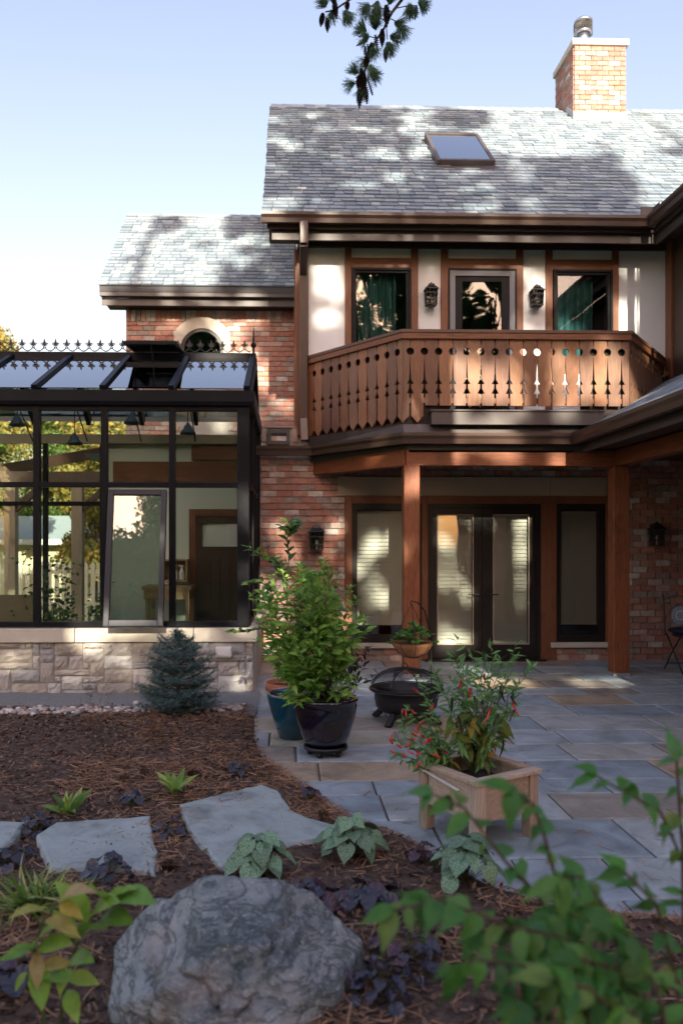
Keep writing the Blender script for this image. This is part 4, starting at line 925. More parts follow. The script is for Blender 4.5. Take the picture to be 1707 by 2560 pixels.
# ------------------------------------------------------------------ wall lanterns
def lantern(x, y, z0, z1, lab):
    t = thing('wall_lantern', lab, 'lantern', (x, y, z0), 'black wall lanterns on the house'); h = z1 - z0; w_ = h * .24; cy = y - .11
    q = MB(); q.box(x - w_ * .55, x + w_ * .55, y - .02, y, z0 + h * .3, z0 + h * .9); q.beam((x, y - .015, z0 + h * .86), (x, cy, z0 + h * .93), .03, .03); q.build('back_plate', m_iron, t, bevel=.004)
    def fr(r0, za, r1, zb): return [(x + sx * r, cy + sy * r, z) for z, r in ((za, r0), (zb, r1)) for sx, sy in ((-1, -1), (1, -1), (1, 1), (-1, 1))]
    q = MB()
    for r0, za, r1, zb in ((w_ * 1.08, .70, w_ * 1.08, .735), (w_ * 1.0, .735, w_ * .55, .85), (w_ * .55, .85, w_ * .45, .93), (w_ * .2, .93, w_ * .1, 1.0)):
        q.add(fr(r0, z0 + za * h, r1, z0 + zb * h), [(0, 1, 5, 4), (1, 2, 6, 5), (2, 3, 7, 6), (3, 0, 4, 7), (4, 5, 6, 7), (3, 2, 1, 0)])
    q.build('roof', m_iron, t)
    q = MB()
    for sx in (-1, -.33, .33, 1):
        for sy in (-1, 1):
            q.beam((x + sx * w_ * .8, cy + sy * w_ * .8, z0 + .12 * h), (x + sx * w_ * .9, cy + sy * w_ * .9, z0 + .70 * h), .009, .009)
        if abs(sx) < .9:
            for s2 in (-1, 1): q.beam((x + s2 * w_ * .8, cy + sx * w_ * .8, z0 + .12 * h), (x + s2 * w_ * .9, cy + sx * w_ * .9, z0 + .70 * h), .009, .009)
    for zz in (.12, .3, .55):
        k = w_ * (.82 + .08 * zz); zz_ = z0 + zz * h
        q.box(x - k, x + k, cy - k - .006, cy - k + .006, zz_ - .006, zz_ + .006); q.box(x - k, x + k, cy + k - .006, cy + k + .006, zz_ - .006, zz_ + .006)
        q.box(x - k - .006, x - k + .006, cy - k, cy + k, zz_ - .005, zz_ + .005); q.box(x + k - .006, x + k + .006, cy - k, cy + k, zz_ - .005, zz_ + .005)
    q.add(fr(w_ * .78, z0 + .10 * h, w_ * .84, z0 + .125 * h), [(0, 1, 5, 4), (1, 2, 6, 5), (2, 3, 7, 6), (3, 0, 4, 7), (4, 5, 6, 7), (3, 2, 1, 0)]); q.box(x - w_ * .35, x + w_ * .35, cy - w_ * .35, cy + w_ * .35, z0, z0 + .03 * h); q.beam((x, cy, z0 + .03 * h), (x, cy, z0 + .1 * h), .02, .02)
    q.build('cage', m_iron, t)
    q = MB(); q.add(fr(w_ * .74, z0 + .13 * h, w_ * .84, z0 + .70 * h), [(0, 1, 5, 4), (1, 2, 6, 5), (2, 3, 7, 6), (3, 0, 4, 7)]); q.build('lamp_glass', m_lampglass, t)
    q = MB(); q.lathe([(.012, 0), (.012, .07), (.018, .08), (.014, .12), (.001, .135)], (x, cy, z0 + .14 * h), 10); q.build('bulb', m_white, t, smooth=True)
for (a, b, c, d, y, lab) in ((1061, 1093, 770, 706, YW - .001, 'black lantern on the white panel left of the balcony door'), (1324, 1358, 772, 710, YW - .001, 'black lantern on the white panel right of the balcony door'),
                          (775, 808, 1384, 1308, YW - .012, 'black lantern on the brick wall above the potted citrus'), (1622, 1660, 1371, 1304, YW - .012, 'black lantern on the shaded brick wall above the bistro chair')):
    yy = y - .11; x = XU((a + b) / 2, yy); lantern(x, y, ZV(c, yy, (a + b) / 2), ZV(d, yy, (a + b) / 2), lab)

# ------------------------------------------------------------------ fire pit
fc = G(1015, 1797); FY = 6.98; fx_ = XU(1015, FY)
t = thing('fire_pit', 'black round fire pit with mesh dome on splayed legs', 'fire pit', (fx_, FY, 0))
c = (fx_, FY, 0)
q = MB(); q.lathe([(.001, .065), (.12, .07), (.22, .09), (.27, .13), (.285, .20), (.285, .275), (.33, .28), (.335, .29), (.28, .295), (.27, .2), (.2, .11), (.001, .10)], c, 40); q.build('bowl', m_iron, t, smooth=True)
q = MB()
for k in range(4):
    a = math.radians(45 + 90 * k + 8); q.beam((c[0] + .2 * math.cos(a), c[1] + .2 * math.sin(a), .12), (c[0] + .33 * math.cos(a), c[1] + .33 * math.sin(a), .0), .05, .05)
    q.build('leg', m_iron, t, bevel=.004); q = MB()
q = MB(); n = 26; dome = lambda r: .30 + .175 * math.sqrt(max(0, 1 - (r / .33) ** 2))
q.lathe([(.325, .295), (.33, .30), (.31, .305), (.315, .295)], c, 40)
for k in range(8):
    a = math.pi * k / 4 + .2; q.tube([(c[0] + r * math.cos(a), c[1] + r * math.sin(a), dome(r)) for r in (.32, .29, .24, .17, .09, .0)], .0075, 5)
q.build('dome_frame', m_iron, t)
q = MB()
for k in range(72):
    a = 2 * math.pi * k / 72; q.tube([(c[0] + r * math.cos(a), c[1] + r * math.sin(a), dome(r) - .006) for r in (.32, .29, .24, .17, .03)], .0011, 3, False)
for r in [.03 + .012 * i for i in range(25)]:
    q.tube([(c[0] + r * math.cos(2 * math.pi * j / 36), c[1] + r * math.sin(2 * math.pi * j / 36), dome(r) - .006) for j in range(37)], .0011, 3, False)
q.build('mesh_dome', m_iron, t, kind='stuff')
q = MB(); q.tube([(c[0] - .012 + .022 * math.cos(a), c[1], .495 + .026 * math.sin(a)) for a in [-math.pi / 2 + .6 * k for k in range(11)]], .006, 6); q.build('lifting_ring', m_iron, t)

# ------------------------------------------------------------------ pots
def mk_pot(name, lab, u, Y, prof, m, soil_r, soil_z, foot=True, segs=40):
    x = XU(u, Y); t = thing(name, lab, 'plant pot', (x, Y, 0))
    q = MB(); q.lathe(prof, (x, Y, 0), segs); q.build('pot', m, t, smooth=True)
    q = MB(); q.lathe([(soil_r, soil_z), (.001, soil_z + .012)], (x, Y, 0), 24); q.build('soil', m_soil, t)
    return t, x
m_navy = mat('navy_glaze', [(.003, .003, .006), (.006, .006, .016)], .12, sc=3, coat=.6, patch=((.004, .006, .05), 2.5, .5, .75), spec=.6)
m_teal = mat('teal_glaze', [(.003, .055, .10), (.004, .07, .12)], .16, sc=3, coat=.5, spec=.6)
m_terra = mat('terracotta', [(.33, .11, .055), (.42, .16, .09)], .8, sc=8)
POTY = 5.88
navy, pxn = mk_pot('navy_pot', 'large glossy navy pot holding the big basil bush', 814, POTY, [(.12, .065), (.15, .07), (.19, .17), (.222, .28), (.235, .37), (.228, .405), (.243, .41), (.245, .432), (.225, .432), (.215, .40), (.2, .35)], m_navy, .222, .39)
q = MB(); q.lathe([(.001, .045), (.15, .045), (.165, .05), (.165, .075), (.152, .075), (.15, .06)], (pxn, POTY, 0), 32); q.build('saucer', m_iron, navy, smooth=True)
for k in range(5):
    a = .5 + k * 1.2566; q = MB(); q.lathe([(.001, 0), (.018, .002), (.022, .022), (.018, .045), (.001, .045)], (pxn + .12 * math.cos(a), POTY + .12 * math.sin(a), 0), 10); q.build('caster', m_iron, navy, smooth=True)
tealp, pxt = mk_pot('teal_pot', 'glossy teal blue pot behind the navy pot', 736, 6.42, [(.10, .0), (.13, .005), (.18, .17), (.215, .29), (.228, .35), (.23, .365), (.215, .365), (.2, .32)], m_teal, .21, .335)
terr, pxc = mk_pot('terracotta_pot', 'orange terracotta pot holding the citrus shrub', 720, 6.98, [(.12, .0), (.13, .0), (.165, .2), (.175, .28), (.2, .285), (.2, .355), (.185, .355), (.17, .3)], m_terra, .178, .315)

# ------------------------------------------------------------------ cedar planter box
pn, pl_, pr_ = G(1192, 2134), G(1040, 2074), G(1353, 2098)
pang = math.atan2((pr_ - pn).y, (pr_ - pn).x) + RAD(5); ax = Vector((math.cos(pang), math.sin(pang), 0)); ay = Vector((-math.sin(pang), math.cos(pang), 0))
PW, PD, PH = .45, .46, .345
m_ced = [woodrnd('raw_cedar_' + a, [(.42, .32, .24), (.46, .36, .275), (.38, .28, .21), (.50, .40, .32)], a, .7) for a in 'xz']
planter = thing('planter_box', 'raised cedar planter box on four legs with chili plants', 'planter')
def leg(x, y):
    q = MB(); q.box(x, x + .028, y, y + .062, 0, PH); q.box(x + .0285, x + .062, y, y + .062, 0, PH); q.build('leg', m_ced[1], planter, bevel=.002)
for x in (0, PW - .062):
    for y in (0, PD - .062): leg(x, y)
for (x0, x1, y0, y1) in ((.062, PW - .062, .014, .034), (.062, PW - .062, PD - .034, PD - .014), (.014, .034, .062, PD - .062), (PW - .034, PW - .014, .062, PD - .062)):
    q = MB(); q.box(x0, x1, y0, y1, .14, PH - .002); q.build('side_board', m_ced[0], planter, bevel=.002)
for (x0, x1, y0, y1) in ((-.015, PW + .015, -.015, .05), (-.015, PW + .015, PD - .05, PD + .015), (-.015, .05, .052, PD - .052), (PW - .05, PW + .015, .052, PD - .052)):
    q = MB(); q.box(x0, x1, y0, y1, PH, PH + .022); q.build('top_rail', m_ced[0], planter, bevel=.003)
q = MB(); q.box(.034, PW - .034, .034, PD - .034, .145, PH - .07); q.build('soil', m_soil, planter)
q = MB(); q.beam((-.018, .40, PH - .012), (-.018, .12, PH - .05), .002, .022, (1, 0, 0)); q.build('torn_label', m_lampglass if False else m_white, planter)
planter.location = pn; planter.rotation_euler = (0, 0, pang)
PM = Matrix.Translation(pn) @ Matrix.Rotation(pang, 4, 'Z')

# ------------------------------------------------------------------ stand with hanging coir basket
BY = 8.2; bxx = XU(1031, BY); bzr = ZV(1604, BY, 1031)
t = thing('hanging_basket', 'coir lined hanging basket of leafy strawberries by the post', 'hanging basket', (bxx, BY, bzr))
q = MB(); q.lathe([(.001, -.17), (.08, -.155), (.15, -.11), (.195, -.05), (.215, .0), (.205, .004), (.18, -.03)], (bxx, BY, bzr), 30, .03)
q.build('coir_liner', mat('coir', [(.24, .10, .04), (.36, .17, .07), (.16, .065, .03)], .95, sc=30, bump=.012, bsc=90), t, smooth=True)
q = MB(); q.lathe([(.17, -.02), (.001, -.015)], (bxx, BY, bzr), 20); q.build('soil', m_soil, t)
q = MB(); q.lathe([(.218, -.004), (.223, 0), (.218, .005), (.213, 0)], (bxx, BY, bzr), 30)
for k in range(8):
    a = math.pi * k / 4; q.tube([(bxx + r * math.cos(a), BY + r * math.sin(a), bzr + z) for r, z in ((.22, 0), (.2, -.05), (.155, -.113), (.085, -.16), (0, -.178))], .0035, 4)
q.build('wire_frame', m_iron, t)
hk = Vector((XU(1028, BY), BY, ZV(1507, BY, 1031)))
for k in range(3):
    a = 2.1 * k + .5; q = MB(); q.tube([hk + Vector((0, 0, -.01)), (bxx + .215 * math.cos(a), BY + .215 * math.sin(a), bzr)], .004, 4); q.build('chain', m_iron, t)
sx = XU(1078, BY + .05); tz = hk.z + .02
t3 = thing('basket_stand', 'slim black shepherd hook stand carrying the hanging basket', 'plant stand', (sx, BY + .05, 0))
q = MB(); q.tube([(sx, BY + .06, 0), (sx, BY + .06, bzr), (sx - .02, BY + .05, bzr + .12), (sx - .08, BY + .03, tz - .1), (sx - .15, BY + .01, tz - .02), (hk.x, BY, tz), (hk.x - .015, BY, tz - .02), (hk.x, BY, tz - .035)], .008, 6); q.build('hook_pole', m_iron, t3)
q = MB(); q.tube([(sx - .1, BY + .06, .01), (sx + .1, BY + .06, .01)], .007, 6); q.tube([(sx, BY - .04, .01), (sx, BY + .16, .01)], .007, 6); q.build('foot', m_iron, t3)

# ------------------------------------------------------------------ bistro chair at the right edge
bcx, bcy = XU(1722, 9.55), 9.55
t = thing('bistro_chair', 'black folding bistro chair with navy cushion and mosaic back', 'chair', (bcx, bcy, 0))
q = MB()
for s in (-1, 1):
    q = MB(); q.tube([(bcx + s * .19, bcy - .22, 0), (bcx + s * .19, bcy + .02, .26), (bcx + s * .19, bcy + .2, .46)], .009, 6); q.build('leg', m_iron, t)
    q = MB(); q.tube([(bcx + s * .2, bcy + .24, 0), (bcx + s * .2, bcy + .02, .26), (bcx + s * .2, bcy - .17, .45)], .009, 6); q.build('leg', m_iron, t)
    q = MB(); q.tube([(bcx + s * .205, bcy + .2, .44), (bcx + s * .205, bcy + .25, .95)], .009, 6); q.build('back_post', m_iron, t)
q = MB(); q.tube([(bcx - .19, bcy - .2, .03), (bcx + .19, bcy - .2, .03)], .006, 6); q.tube([(bcx - .2, bcy + .16, .09), (bcx + .2, bcy + .16, .09)], .006, 6); q.build('stretcher', m_iron, t)
q = MB(); q.lathe([(.001, .445), (.2, .445), (.205, .455), (.2, .465), (.001, .465)], (bcx, bcy, 0), 24); q.build('seat', m_iron, t)
q = MB(); q.sphere((bcx, bcy - .01, .515), .25, 24, 10, (1, .95, .2)); q.build('cushion', mat('navy_cloth', [(.006, .008, .028), (.009, .012, .035)], .9), t, smooth=True)
for s in (-1, 1):
    q = MB(); q.tube([(bcx + s * .205, bcy + .245, .88), (bcx + s * .15, bcy + .245, .9), (bcx + s * .09, bcy + .245, .93), (bcx, bcy + .245, .93)], .006, 5); q.tube([(bcx + s * .17, bcy + .245, .845), (bcx + s * .13, bcy + .24, .84), (bcx + s * .1, bcy + .24, .79), (bcx, bcy + .24, .80)], .006, 5)
    q.tube([(bcx + s * .2, bcy + .23, .62), (bcx + s * .1, bcy + .24, .79)], .006, 5); q.build('scroll', mat('blue_iron', [(.05, .09, .16)], .4), t)
q = MB(); q.lathe([(.0, 0), (.115, 0), (.115, .012), (.0, .012)], (0, 0, 0), 28); qv = q
for i, p in enumerate(qv.v): qv.v[i] = (bcx + p[0], bcy + .238 - p[2], .685 + p[1])
md = qv.build('mosaic_disc', mat('mosaic_blue', [(.12, .25, .38), (.42, .52, .58)], .4, sc=60), t)
q = MB(); q.lathe([(.05, .0), (.062, 0), (.062, .004), (.05, .004)], (0, 0, 0), 24)
for i, p in enumerate(q.v): q.v[i] = (bcx + p[0], bcy + .224 - p[2], .685 + p[1])
q.build('disc_ring', m_white, t)

# ------------------------------------------------------------------ stepping stones and boulder
def flag(poly_px, lab, h=.055):
    P = [G(u, v, .05).to_2d() for u, v in poly_px]; out = []
    for i in range(len(P)):
        a, b = P[i], P[(i + 1) % len(P)]; n = max(2, int((b - a).length / .05))
        for k in range(n):
            p = a.lerp(b, k / n); d = (b - a).normalized(); nn = Vector((d.y, -d.x)); out.append(p + nn * ((R.gauss(0, .004)) if k else 0))
    c = sum(out, Vector((0, 0))) / len(out); n = len(out); vs = []
    for z, ins, jit in ((-.05, 0, .004), (.005, 0, .006), (.045, -.006, .005), (.062, .004, .003), (.066, .018, 0)):
        for p in out:
            d = (c - p).normalized(); vs.append((p.x + d.x * (ins + R.gauss(0, jit)), p.y + d.y * (ins + R.gauss(0, jit)), z + (R.gauss(0, .002) if 0 < z < .04 else 0)))
    q = MB(); q.add(vs, [(k * n + i, k * n + (i + 1) % n, (k + 1) * n + (i + 1) % n, (k + 1) * n + i) for k in range(4) for i in range(n)] + [tuple(4 * n + i for i in range(n))])
    # order so the outline runs anticlockwise
    o = q.build('stepping_stone', m_flag); tag(o, lab, 'stepping stone', 'bluestone stepping stones in the mulch')
    me = o.data
    import bmesh
    b = bmesh.new(); b.from_mesh(me); bmesh.ops.recalc_face_normals(b, faces=b.faces); b.to_mesh(me); b.free()
D = .9185
flag([(u / D, v / D) for u, v in ((413, 1852), (500, 1830), (600, 1806), (636, 1819), (652, 1842), (672, 1866), (715, 1885), (768, 1900), (735, 1930), (640, 1945), (600, 1965), (520, 1996), (505, 1993), (462, 1945), (428, 1900))], 'largest grey stepping stone, nearest the patio edge')
flag([(u / D, v / D) for u, v in ((85, 1923), (130, 1893), (345, 1879), (352, 1925), (361, 1962), (357, 2012), (260, 1996), (118, 1999), (108, 1985))], 'middle grey stepping stone in front of the small hostas')
flag([(u / D, v / D) for u, v in ((-60, 1900), (0, 1890), (57, 1893), (35, 1922), (12, 1945), (-60, 1990))], 'grey stepping stone cut off by the left edge')

def boulder():
    PL = [(Vector((.1, -.15, .98)), .80), (Vector((-.66, -.2, .72)), .74), (Vector((.60, -.2, .77)), .79), (Vector((.1, -.78, .62)), .78), (Vector((.05, -.93, -.36)), .70), (Vector((-.97, -.2, .12)), .88), (Vector((.93, -.3, .2)), .90), (Vector((-.58, -.78, .22)), .80), (Vector((.62, -.76, .2)), .85), (Vector((-.3, -.55, .78)), .83), (Vector((.45, -.6, .66)), .84), (Vector((0, .8, .6)), .85)]
    bm_v = []; nu, nv = 150, 90; cx, cy = XU(577, 2.74), 2.74
    for j in range(nv + 1):
        ph = math.pi * (j / nv) * .78
        for i in range(nu):
            th = 2 * math.pi * i / nu; d = Vector((math.sin(ph) * math.cos(th), math.sin(ph) * math.sin(th), math.cos(ph)))
            p = d.copy()
            r = 1.06
            # big facets: clip by planes
            for nrm, off in PL:
                nrm = nrm.normalized(); dd = d.dot(nrm)
                if dd > 1e-3: r = min(r, off / dd)
            r = r * (1 + .05 * mnoise.noise(d * 1.7 + Vector((2, 0, 1))) + .03 * mnoise.noise(d * 4 + Vector((3, 1, 2))) + .022 * abs(mnoise.noise(d * 6 + Vector((0, 4, 0)))) + .010 * abs(mnoise.noise(d * 13)) + .004 * mnoise.noise(d * 26))
            wob = .10 * mnoise.noise(d * 3.1) + .05 * mnoise.noise(d * 7)
            for cn, cc, cw, cd in ((Vector((.93, -.1, .25)), -.42, .035, .075), (Vector((.75, .2, -.62)), -.30, .025, .045), (Vector((.6, .1, .79)), .30, .03, .05), (Vector((.1, .3, .95)), -.05, .04, .05), (Vector((.85, -.5, -.1)), .38, .025, .04)):
                g = abs(d.dot(cn.normalized()) - cc + wob); r -= cd * 1.7 * max(0, 1 - g / cw) * min(1, max(0, .55 + 1.1 * mnoise.noise(d * 2.2 + cn * 3)))
            p = d * r; bm_v.append((cx + p.x * .465, cy + p.y * .45, -.005 + p.z * .37))
    F = [(j * nu + i, (j + 1) * nu + i, (j + 1) * nu + (i + 1) % nu, j * nu + (i + 1) % nu) for j in range(nv) for i in range(nu)]
    m = bpy.data.materials.new('gneiss'); m.use_nodes = True; t = m.node_tree; p = t.nodes['Principled BSDF']
    def stretched(rot, sc):
        g = nd(t, 'ShaderNodeNewGeometry'); mp = nd(t, 'ShaderNodeMapping'); mp.inputs['Rotation'].default_value = rot; mp.inputs['Scale'].default_value = sc; t.links.new(g.outputs['Position'], mp.inputs[0]); return mp.outputs[0]
    def veins(vec, sc, k, dist, det=5):
        n = noisen(t, vec, sc, det, .62, dist); s_ = nd(t, 'ShaderNodeMath', operation='SUBTRACT'); s_.inputs[1].default_value = .5; a_ = nd(t, 'ShaderNodeMath', operation='ABSOLUTE'); m_ = nd(t, 'ShaderNodeMath', operation='MULTIPLY_ADD', use_clamp=True); m_.inputs[1].default_value = -k; m_.inputs[2].default_value = 1
        t.links.new(n.outputs[0], s_.inputs[0]); t.links.new(s_.outputs[0], a_.inputs[0]); t.links.new(a_.outputs[0], m_.inputs[0]); return m_.outputs[0]
    def over(c, fac, col, amt):
        k = nd(t, 'ShaderNodeMath', operation='MULTIPLY'); k.inputs[1].default_value = amt; t.links.new(fac, k.inputs[0]); mx = nd(t, 'ShaderNodeMixRGB'); mx.inputs[2].default_value = (*col, 1); t.links.new(k.outputs[0], mx.inputs[0]); t.links.new(c, mx.inputs[1]); return mx.outputs[0]
    base = noisen(t, stretched((.5, .7, .5), (.9, .6, 3.6)), 2.6, 12, .74, .25)
    rp1 = ramp(t, [(.025, .035, .04, .28), (.085, .11, .12, .43), (.16, .19, .20, .53), (.36, .38, .385, .70)]); t.links.new(base.outputs[0], rp1.inputs[0])
    c = over(rp1.outputs[0], veins(stretched((.6, .5, .9), (.8, .5, 3.4)), 1.7, 9, .5), (.58, .59, .59), .32)
    c = over(c, veins(stretched((.3, .9, .2), (1, .8, 2.8)), 3.4, 16, 2.4), (.03, .045, .05), .8)
    sp = noisen(t, pos(t), 70, 3, .7); mr = nd(t, 'ShaderNodeMapRange'); mr.inputs[1].default_value = .56; mr.inputs[2].default_value = .72; t.links.new(sp.outputs[0], mr.inputs[0]); c = over(c, mr.outputs[0], (.66, .65, .63), .5)
    pk_ = noisen(t, pos(t), 2.6, 3); mr = nd(t, 'ShaderNodeMapRange'); mr.inputs[1].default_value = .58; mr.inputs[2].default_value = .72; t.links.new(pk_.outputs[0], mr.inputs[0]); c = over(c, mr.outputs[0], (.40, .30, .26), .4)
    t.links.new(c, p.inputs['Base Color']); p.inputs['Roughness'].default_value = .72
    bn = noisen(t, pos(t), 20, 8, .68); b = nd(t, 'ShaderNodeBump'); b.inputs['Distance'].default_value = .018; t.links.new(bn.outputs[0], b.inputs['Height']); t.links.new(b.outputs[0], p.inputs['Normal'])
    tag(fast('boulder', bm_v, F, m, smooth=True), 'large grey banded granite boulder in the mulch foreground', 'boulder')
boulder()
# ------------------------------------------------------------------ foliage helpers
def leaf_geo(wp, fold=.2, droop=.2, lobe=0., ruf=0., twist=0.):
    n = len(wp) - 1; vs = []; fs = []
    for i, wv in enumerate(wp):
        t = i / n; z = -droop * t * t; b = wv / 2
        ys = t - lobe * (1 - t) ** 2; rz = ruf * math.sin(i * 2.4)
        vs += [(-b, ys, z + fold * b + rz), (0, t, z), (b, ys, z + fold * b - rz * .6)]
    for i in range(n):
        a = 3 * i; fs += [(a, a + 1, a + 4, a + 3), (a + 1, a + 2, a + 5, a + 4)]
    q = MB(); q.add(vs, fs); return q
OV = [.02, .26, .40, .42, .34, .2, .015]
def lset(m, wp, ks, **k): return [(g := leaf_geo(wp, f, d, **k), g.mesh('leaf', m, smooth=True)) for f, d in ks]
def lmat(p, d, n, s):
    y = Vector(d).normalized(); x = y.cross(Vector(n))
    x = x.normalized() if x.length > 1e-4 else Vector((1, 0, 0)); z = x.cross(y)
    return Matrix(((x.x * s, y.x * s, z.x * s, p[0]), (x.y * s, y.y * s, z.y * s, p[1]), (x.z * s, y.z * s, z.z * s, p[2]), (0, 0, 0, 1)))
def put_leaves(par, items, lv, m, nmax=300, name='leaf'):
    o = wl(par); rest = MB()
    for i, it in enumerate(items):
        k = R.randrange(len(lv)); M = lmat(*it)
        if i < nmax:
            ob = link(name, lv[k][1], par); ob.matrix_local = Matrix.Translation(-o) @ M
        else:
            rest.cur = R.random(); g = lv[k][0]; rest.add([tuple(M @ Vector(p)) for p in g.v], g.f)
    if rest.v: rest.build(name, m, par, smooth=True, kind='stuff')
def rv(s=1.): return Vector((R.gauss(0, s), R.gauss(0, s), R.gauss(0, s)))
UPV = Vector((0, 0, 1))
def stem_path(p0, p1, sag=0., n=5, wob=.01):
    p0, p1 = Vector(p0), Vector(p1); L = (p1 - p0).length
    return [p0.lerp(p1, i / n) + Vector((R.gauss(0, wob), R.gauss(0, wob), sag * L * math.sin(math.pi * i / n))) * (1 if 0 < i < n else (0 if i == 0 else .5)) for i in range(n + 1)]
def along(pts, t):
    f = t * (len(pts) - 1); i = min(int(f), len(pts) - 2); return pts[i].lerp(pts[i + 1], f - i), (pts[i + 1] - pts[i]).normalized()
lv_basil_m = leafm('basil_leaf', [(0.141, 0.313, 0.046), (0.199, 0.410, 0.069), (0.114, 0.265, 0.050), (0.255, 0.482, 0.082), (0.311, 0.482, 0.093), (0.170, 0.337, 0.069)], .5, .35)
lv_citrus_m = leafm('citrus_leaf', [(0.060, 0.144, 0.034), (0.085, 0.203, 0.043), (0.043, 0.118, 0.034), (0.169, 0.321, 0.051), (0.237, 0.372, 0.060)], .25, .35, .2)
lv_purple_m = leafm('purple_leaf', [(.03, .018, .045), (.045, .025, .055), (.03, .04, .04), (.022, .015, .035)], .4, .15)
lv_straw_m = leafm('strawberry_leaf', [(0.100, 0.255, 0.055), (0.146, 0.328, 0.073), (0.082, 0.200, 0.046)], .5, .3)
lv_chili_m = leafm('chili_leaf', [(0.103, 0.259, 0.062), (0.141, 0.320, 0.086), (0.090, 0.222, 0.069), (0.181, 0.370, 0.099), (0.129, 0.271, 0.099)], .45, .3)
lv_yel_m = leafm('yellowing_leaf', [(.33, .24, .03), (.22, .22, .03), (.14, .19, .03)], .5, .35)
lv_heu_m = leafm('heuchera_leaf', [(0.019, 0.017, 0.034), (0.026, 0.024, 0.043), (0.048, 0.017, 0.034), (0.022, 0.024, 0.041), (0.034, 0.031, 0.048)], .3, .05, .25)
lv_hosta_m = leafm('hosta_leaf', [(0.144, 0.288, 0.043), (0.274, 0.389, 0.072), (0.086, 0.202, 0.043), (0.374, 0.475, 0.144)], .45, .35)
lv_lir_m = leafm('variegated_blade', [(0.224, 0.322, 0.070), (0.140, 0.252, 0.042), (0.448, 0.490, 0.168), (0.098, 0.196, 0.035)], .5, .3)
lv_sol_m = leafm('solomon_leaf', [(0.229, 0.428, 0.059), (0.305, 0.496, 0.078), (0.178, 0.361, 0.059), (0.382, 0.540, 0.098)], .4, .4)
lv_soly_m = leafm('yellow_leaf', [(.58, .46, .11), (.52, .42, .13), (.44, .44, .11), (.48, .36, .16)], .5, .4)
lv_fg_m = leafm('shrub_leaf', [(.075, .23, .035), (.10, .28, .045), (.06, .19, .035), (.13, .28, .05), (.08, .24, .06), (.07, .21, .04), (.16, .26, .05), (.06, .17, .04)], .45, .35)
lv_spr_m = leafm('blue_spruce_needle', [(0.088, 0.156, 0.156), (0.112, 0.188, 0.188), (0.069, 0.125, 0.131), (0.125, 0.206, 0.200)], .6, .1)
lv_red_m = leafm('red_twig_leaf', [(.20, .05, .025), (.25, .10, .03), (.12, .11, .03), (.28, .07, .035)], .5, .3)
lv_pine_m = leafm('pine_needle', [(0.045, 0.112, 0.053), (0.068, 0.143, 0.060), (0.038, 0.090, 0.053), (0.090, 0.165, 0.075)], .5, .2)
def veinleaf(name, base, vein):
    m = bpy.data.materials.new(name); m.use_nodes = True; t = m.node_tree; p = t.nodes['Principled BSDF']
    tc = nd(t, 'ShaderNodeTexCoord'); w_ = nd(t, 'ShaderNodeTexVoronoi'); w_.feature = 'DISTANCE_TO_EDGE'; w_.inputs['Scale'].default_value = 7
    t.links.new(tc.outputs['Object'], w_.inputs['Vector']); r = ramp(t, [(*vein, .02), (*base, .13)]); t.links.new(w_.outputs['Distance'], r.inputs[0])
    t.links.new(mulc(t, r.outputs[0], rndval(t), .7, 1.15), p.inputs['Base Color']); p.inputs['Roughness'].default_value = .5; return m
lv_bru_m = veinleaf('brunnera_leaf', (.18, .29, .20), (.05, .14, .04))

# ------------------------------------------------------------------ big basil bush in the navy pot
def bush(name, lab, cat, base, tips, lv, m, n_per, size, stem_m, nmax=300, r=.004, t0=.35, sd=.5, up=.35, dr=.0, wob=.02):
    t = thing(name, lab, cat, base); st = MB(); items = []
    for tip in tips:
        P = stem_path(Vector(base) + Vector((R.gauss(0, .03), R.gauss(0, .03), 0)), tip, .03, 6, wob); st.tube(P, [r * (1 - .12 * i) for i in range(7)], 5)
        for k in range(n_per):
            tt = t0 + (1 - t0) * (k + .5 * R.random()) / n_per; p, d = along(P, min(tt, 1))
            a = R.uniform(0, 6.28) ; side = Vector((math.cos(a), math.sin(a), up - dr * (1 - tt)))
            dd = (side + d * .5 + rv(sd * .4)).normalized(); sd_o = side; s = size * R.uniform(.6, 1.15) * (1 - .35 * max(0, tt - .7) / .3)
            items.append((p + dd * .012, dd, UPV * .7 + sd_o * .5 + Vector((0, -.45, 0)) + rv(.35), s))
        p, d = along(P, 1)
        for k in range(4):
            a = k * 1.57 + R.random(); dd = (Vector((math.cos(a), math.sin(a), .7)) + rv(.2)).normalized(); items.append((p, dd, UPV + rv(.2), size * .6))
    st.build('stem', stem_m, t); items.sort(key=lambda i: i[0][1] - .3 * R.random()); put_leaves(t, items, lv, m, nmax); return t
basil_lv = lset(lv_basil_m, [.03, .22, .36, .38, .30, .18, .01], [(.5, .25), (.3, .5), (.6, .1)])
tips = []
while len(tips) < 74:
    u, v = R.uniform(635, 915), R.uniform(1400, 1720); yy = POTY + R.uniform(-.36, .25)
    if ((u - 775) / 142) ** 2 + ((v - 1570) / 175) ** 2 < 1: tips.append(at(u, v, yy))
tips += [at(840, 1440, 5.9), at(700, 1430, 6), at(760, 1420, 5.9), at(650, 1560, 5.8), at(900, 1560, 5.8), at(630, 1490, 5.9), at(720, 1760, 5.6), at(700, 1740, 5.62), at(860, 1740, 5.66), at(885, 1700, 5.7), at(880, 1470, 5.9), at(890, 1500, 5.85)]
bush('basil_bush', 'big bright green basil bush growing in the navy pot', 'basil plant', (pxn, POTY, .40), tips, basil_lv, lv_basil_m, 20, .10, m_stem, 300, .004, .42, .5, .2, .5)
tips = [at(u, v, 5.95 + R.uniform(-.1, .15)) for u, v in ((905, 1570), (925, 1620), (880, 1600), (915, 1660), (895, 1640), (930, 1690), (870, 1650), (900, 1700))]
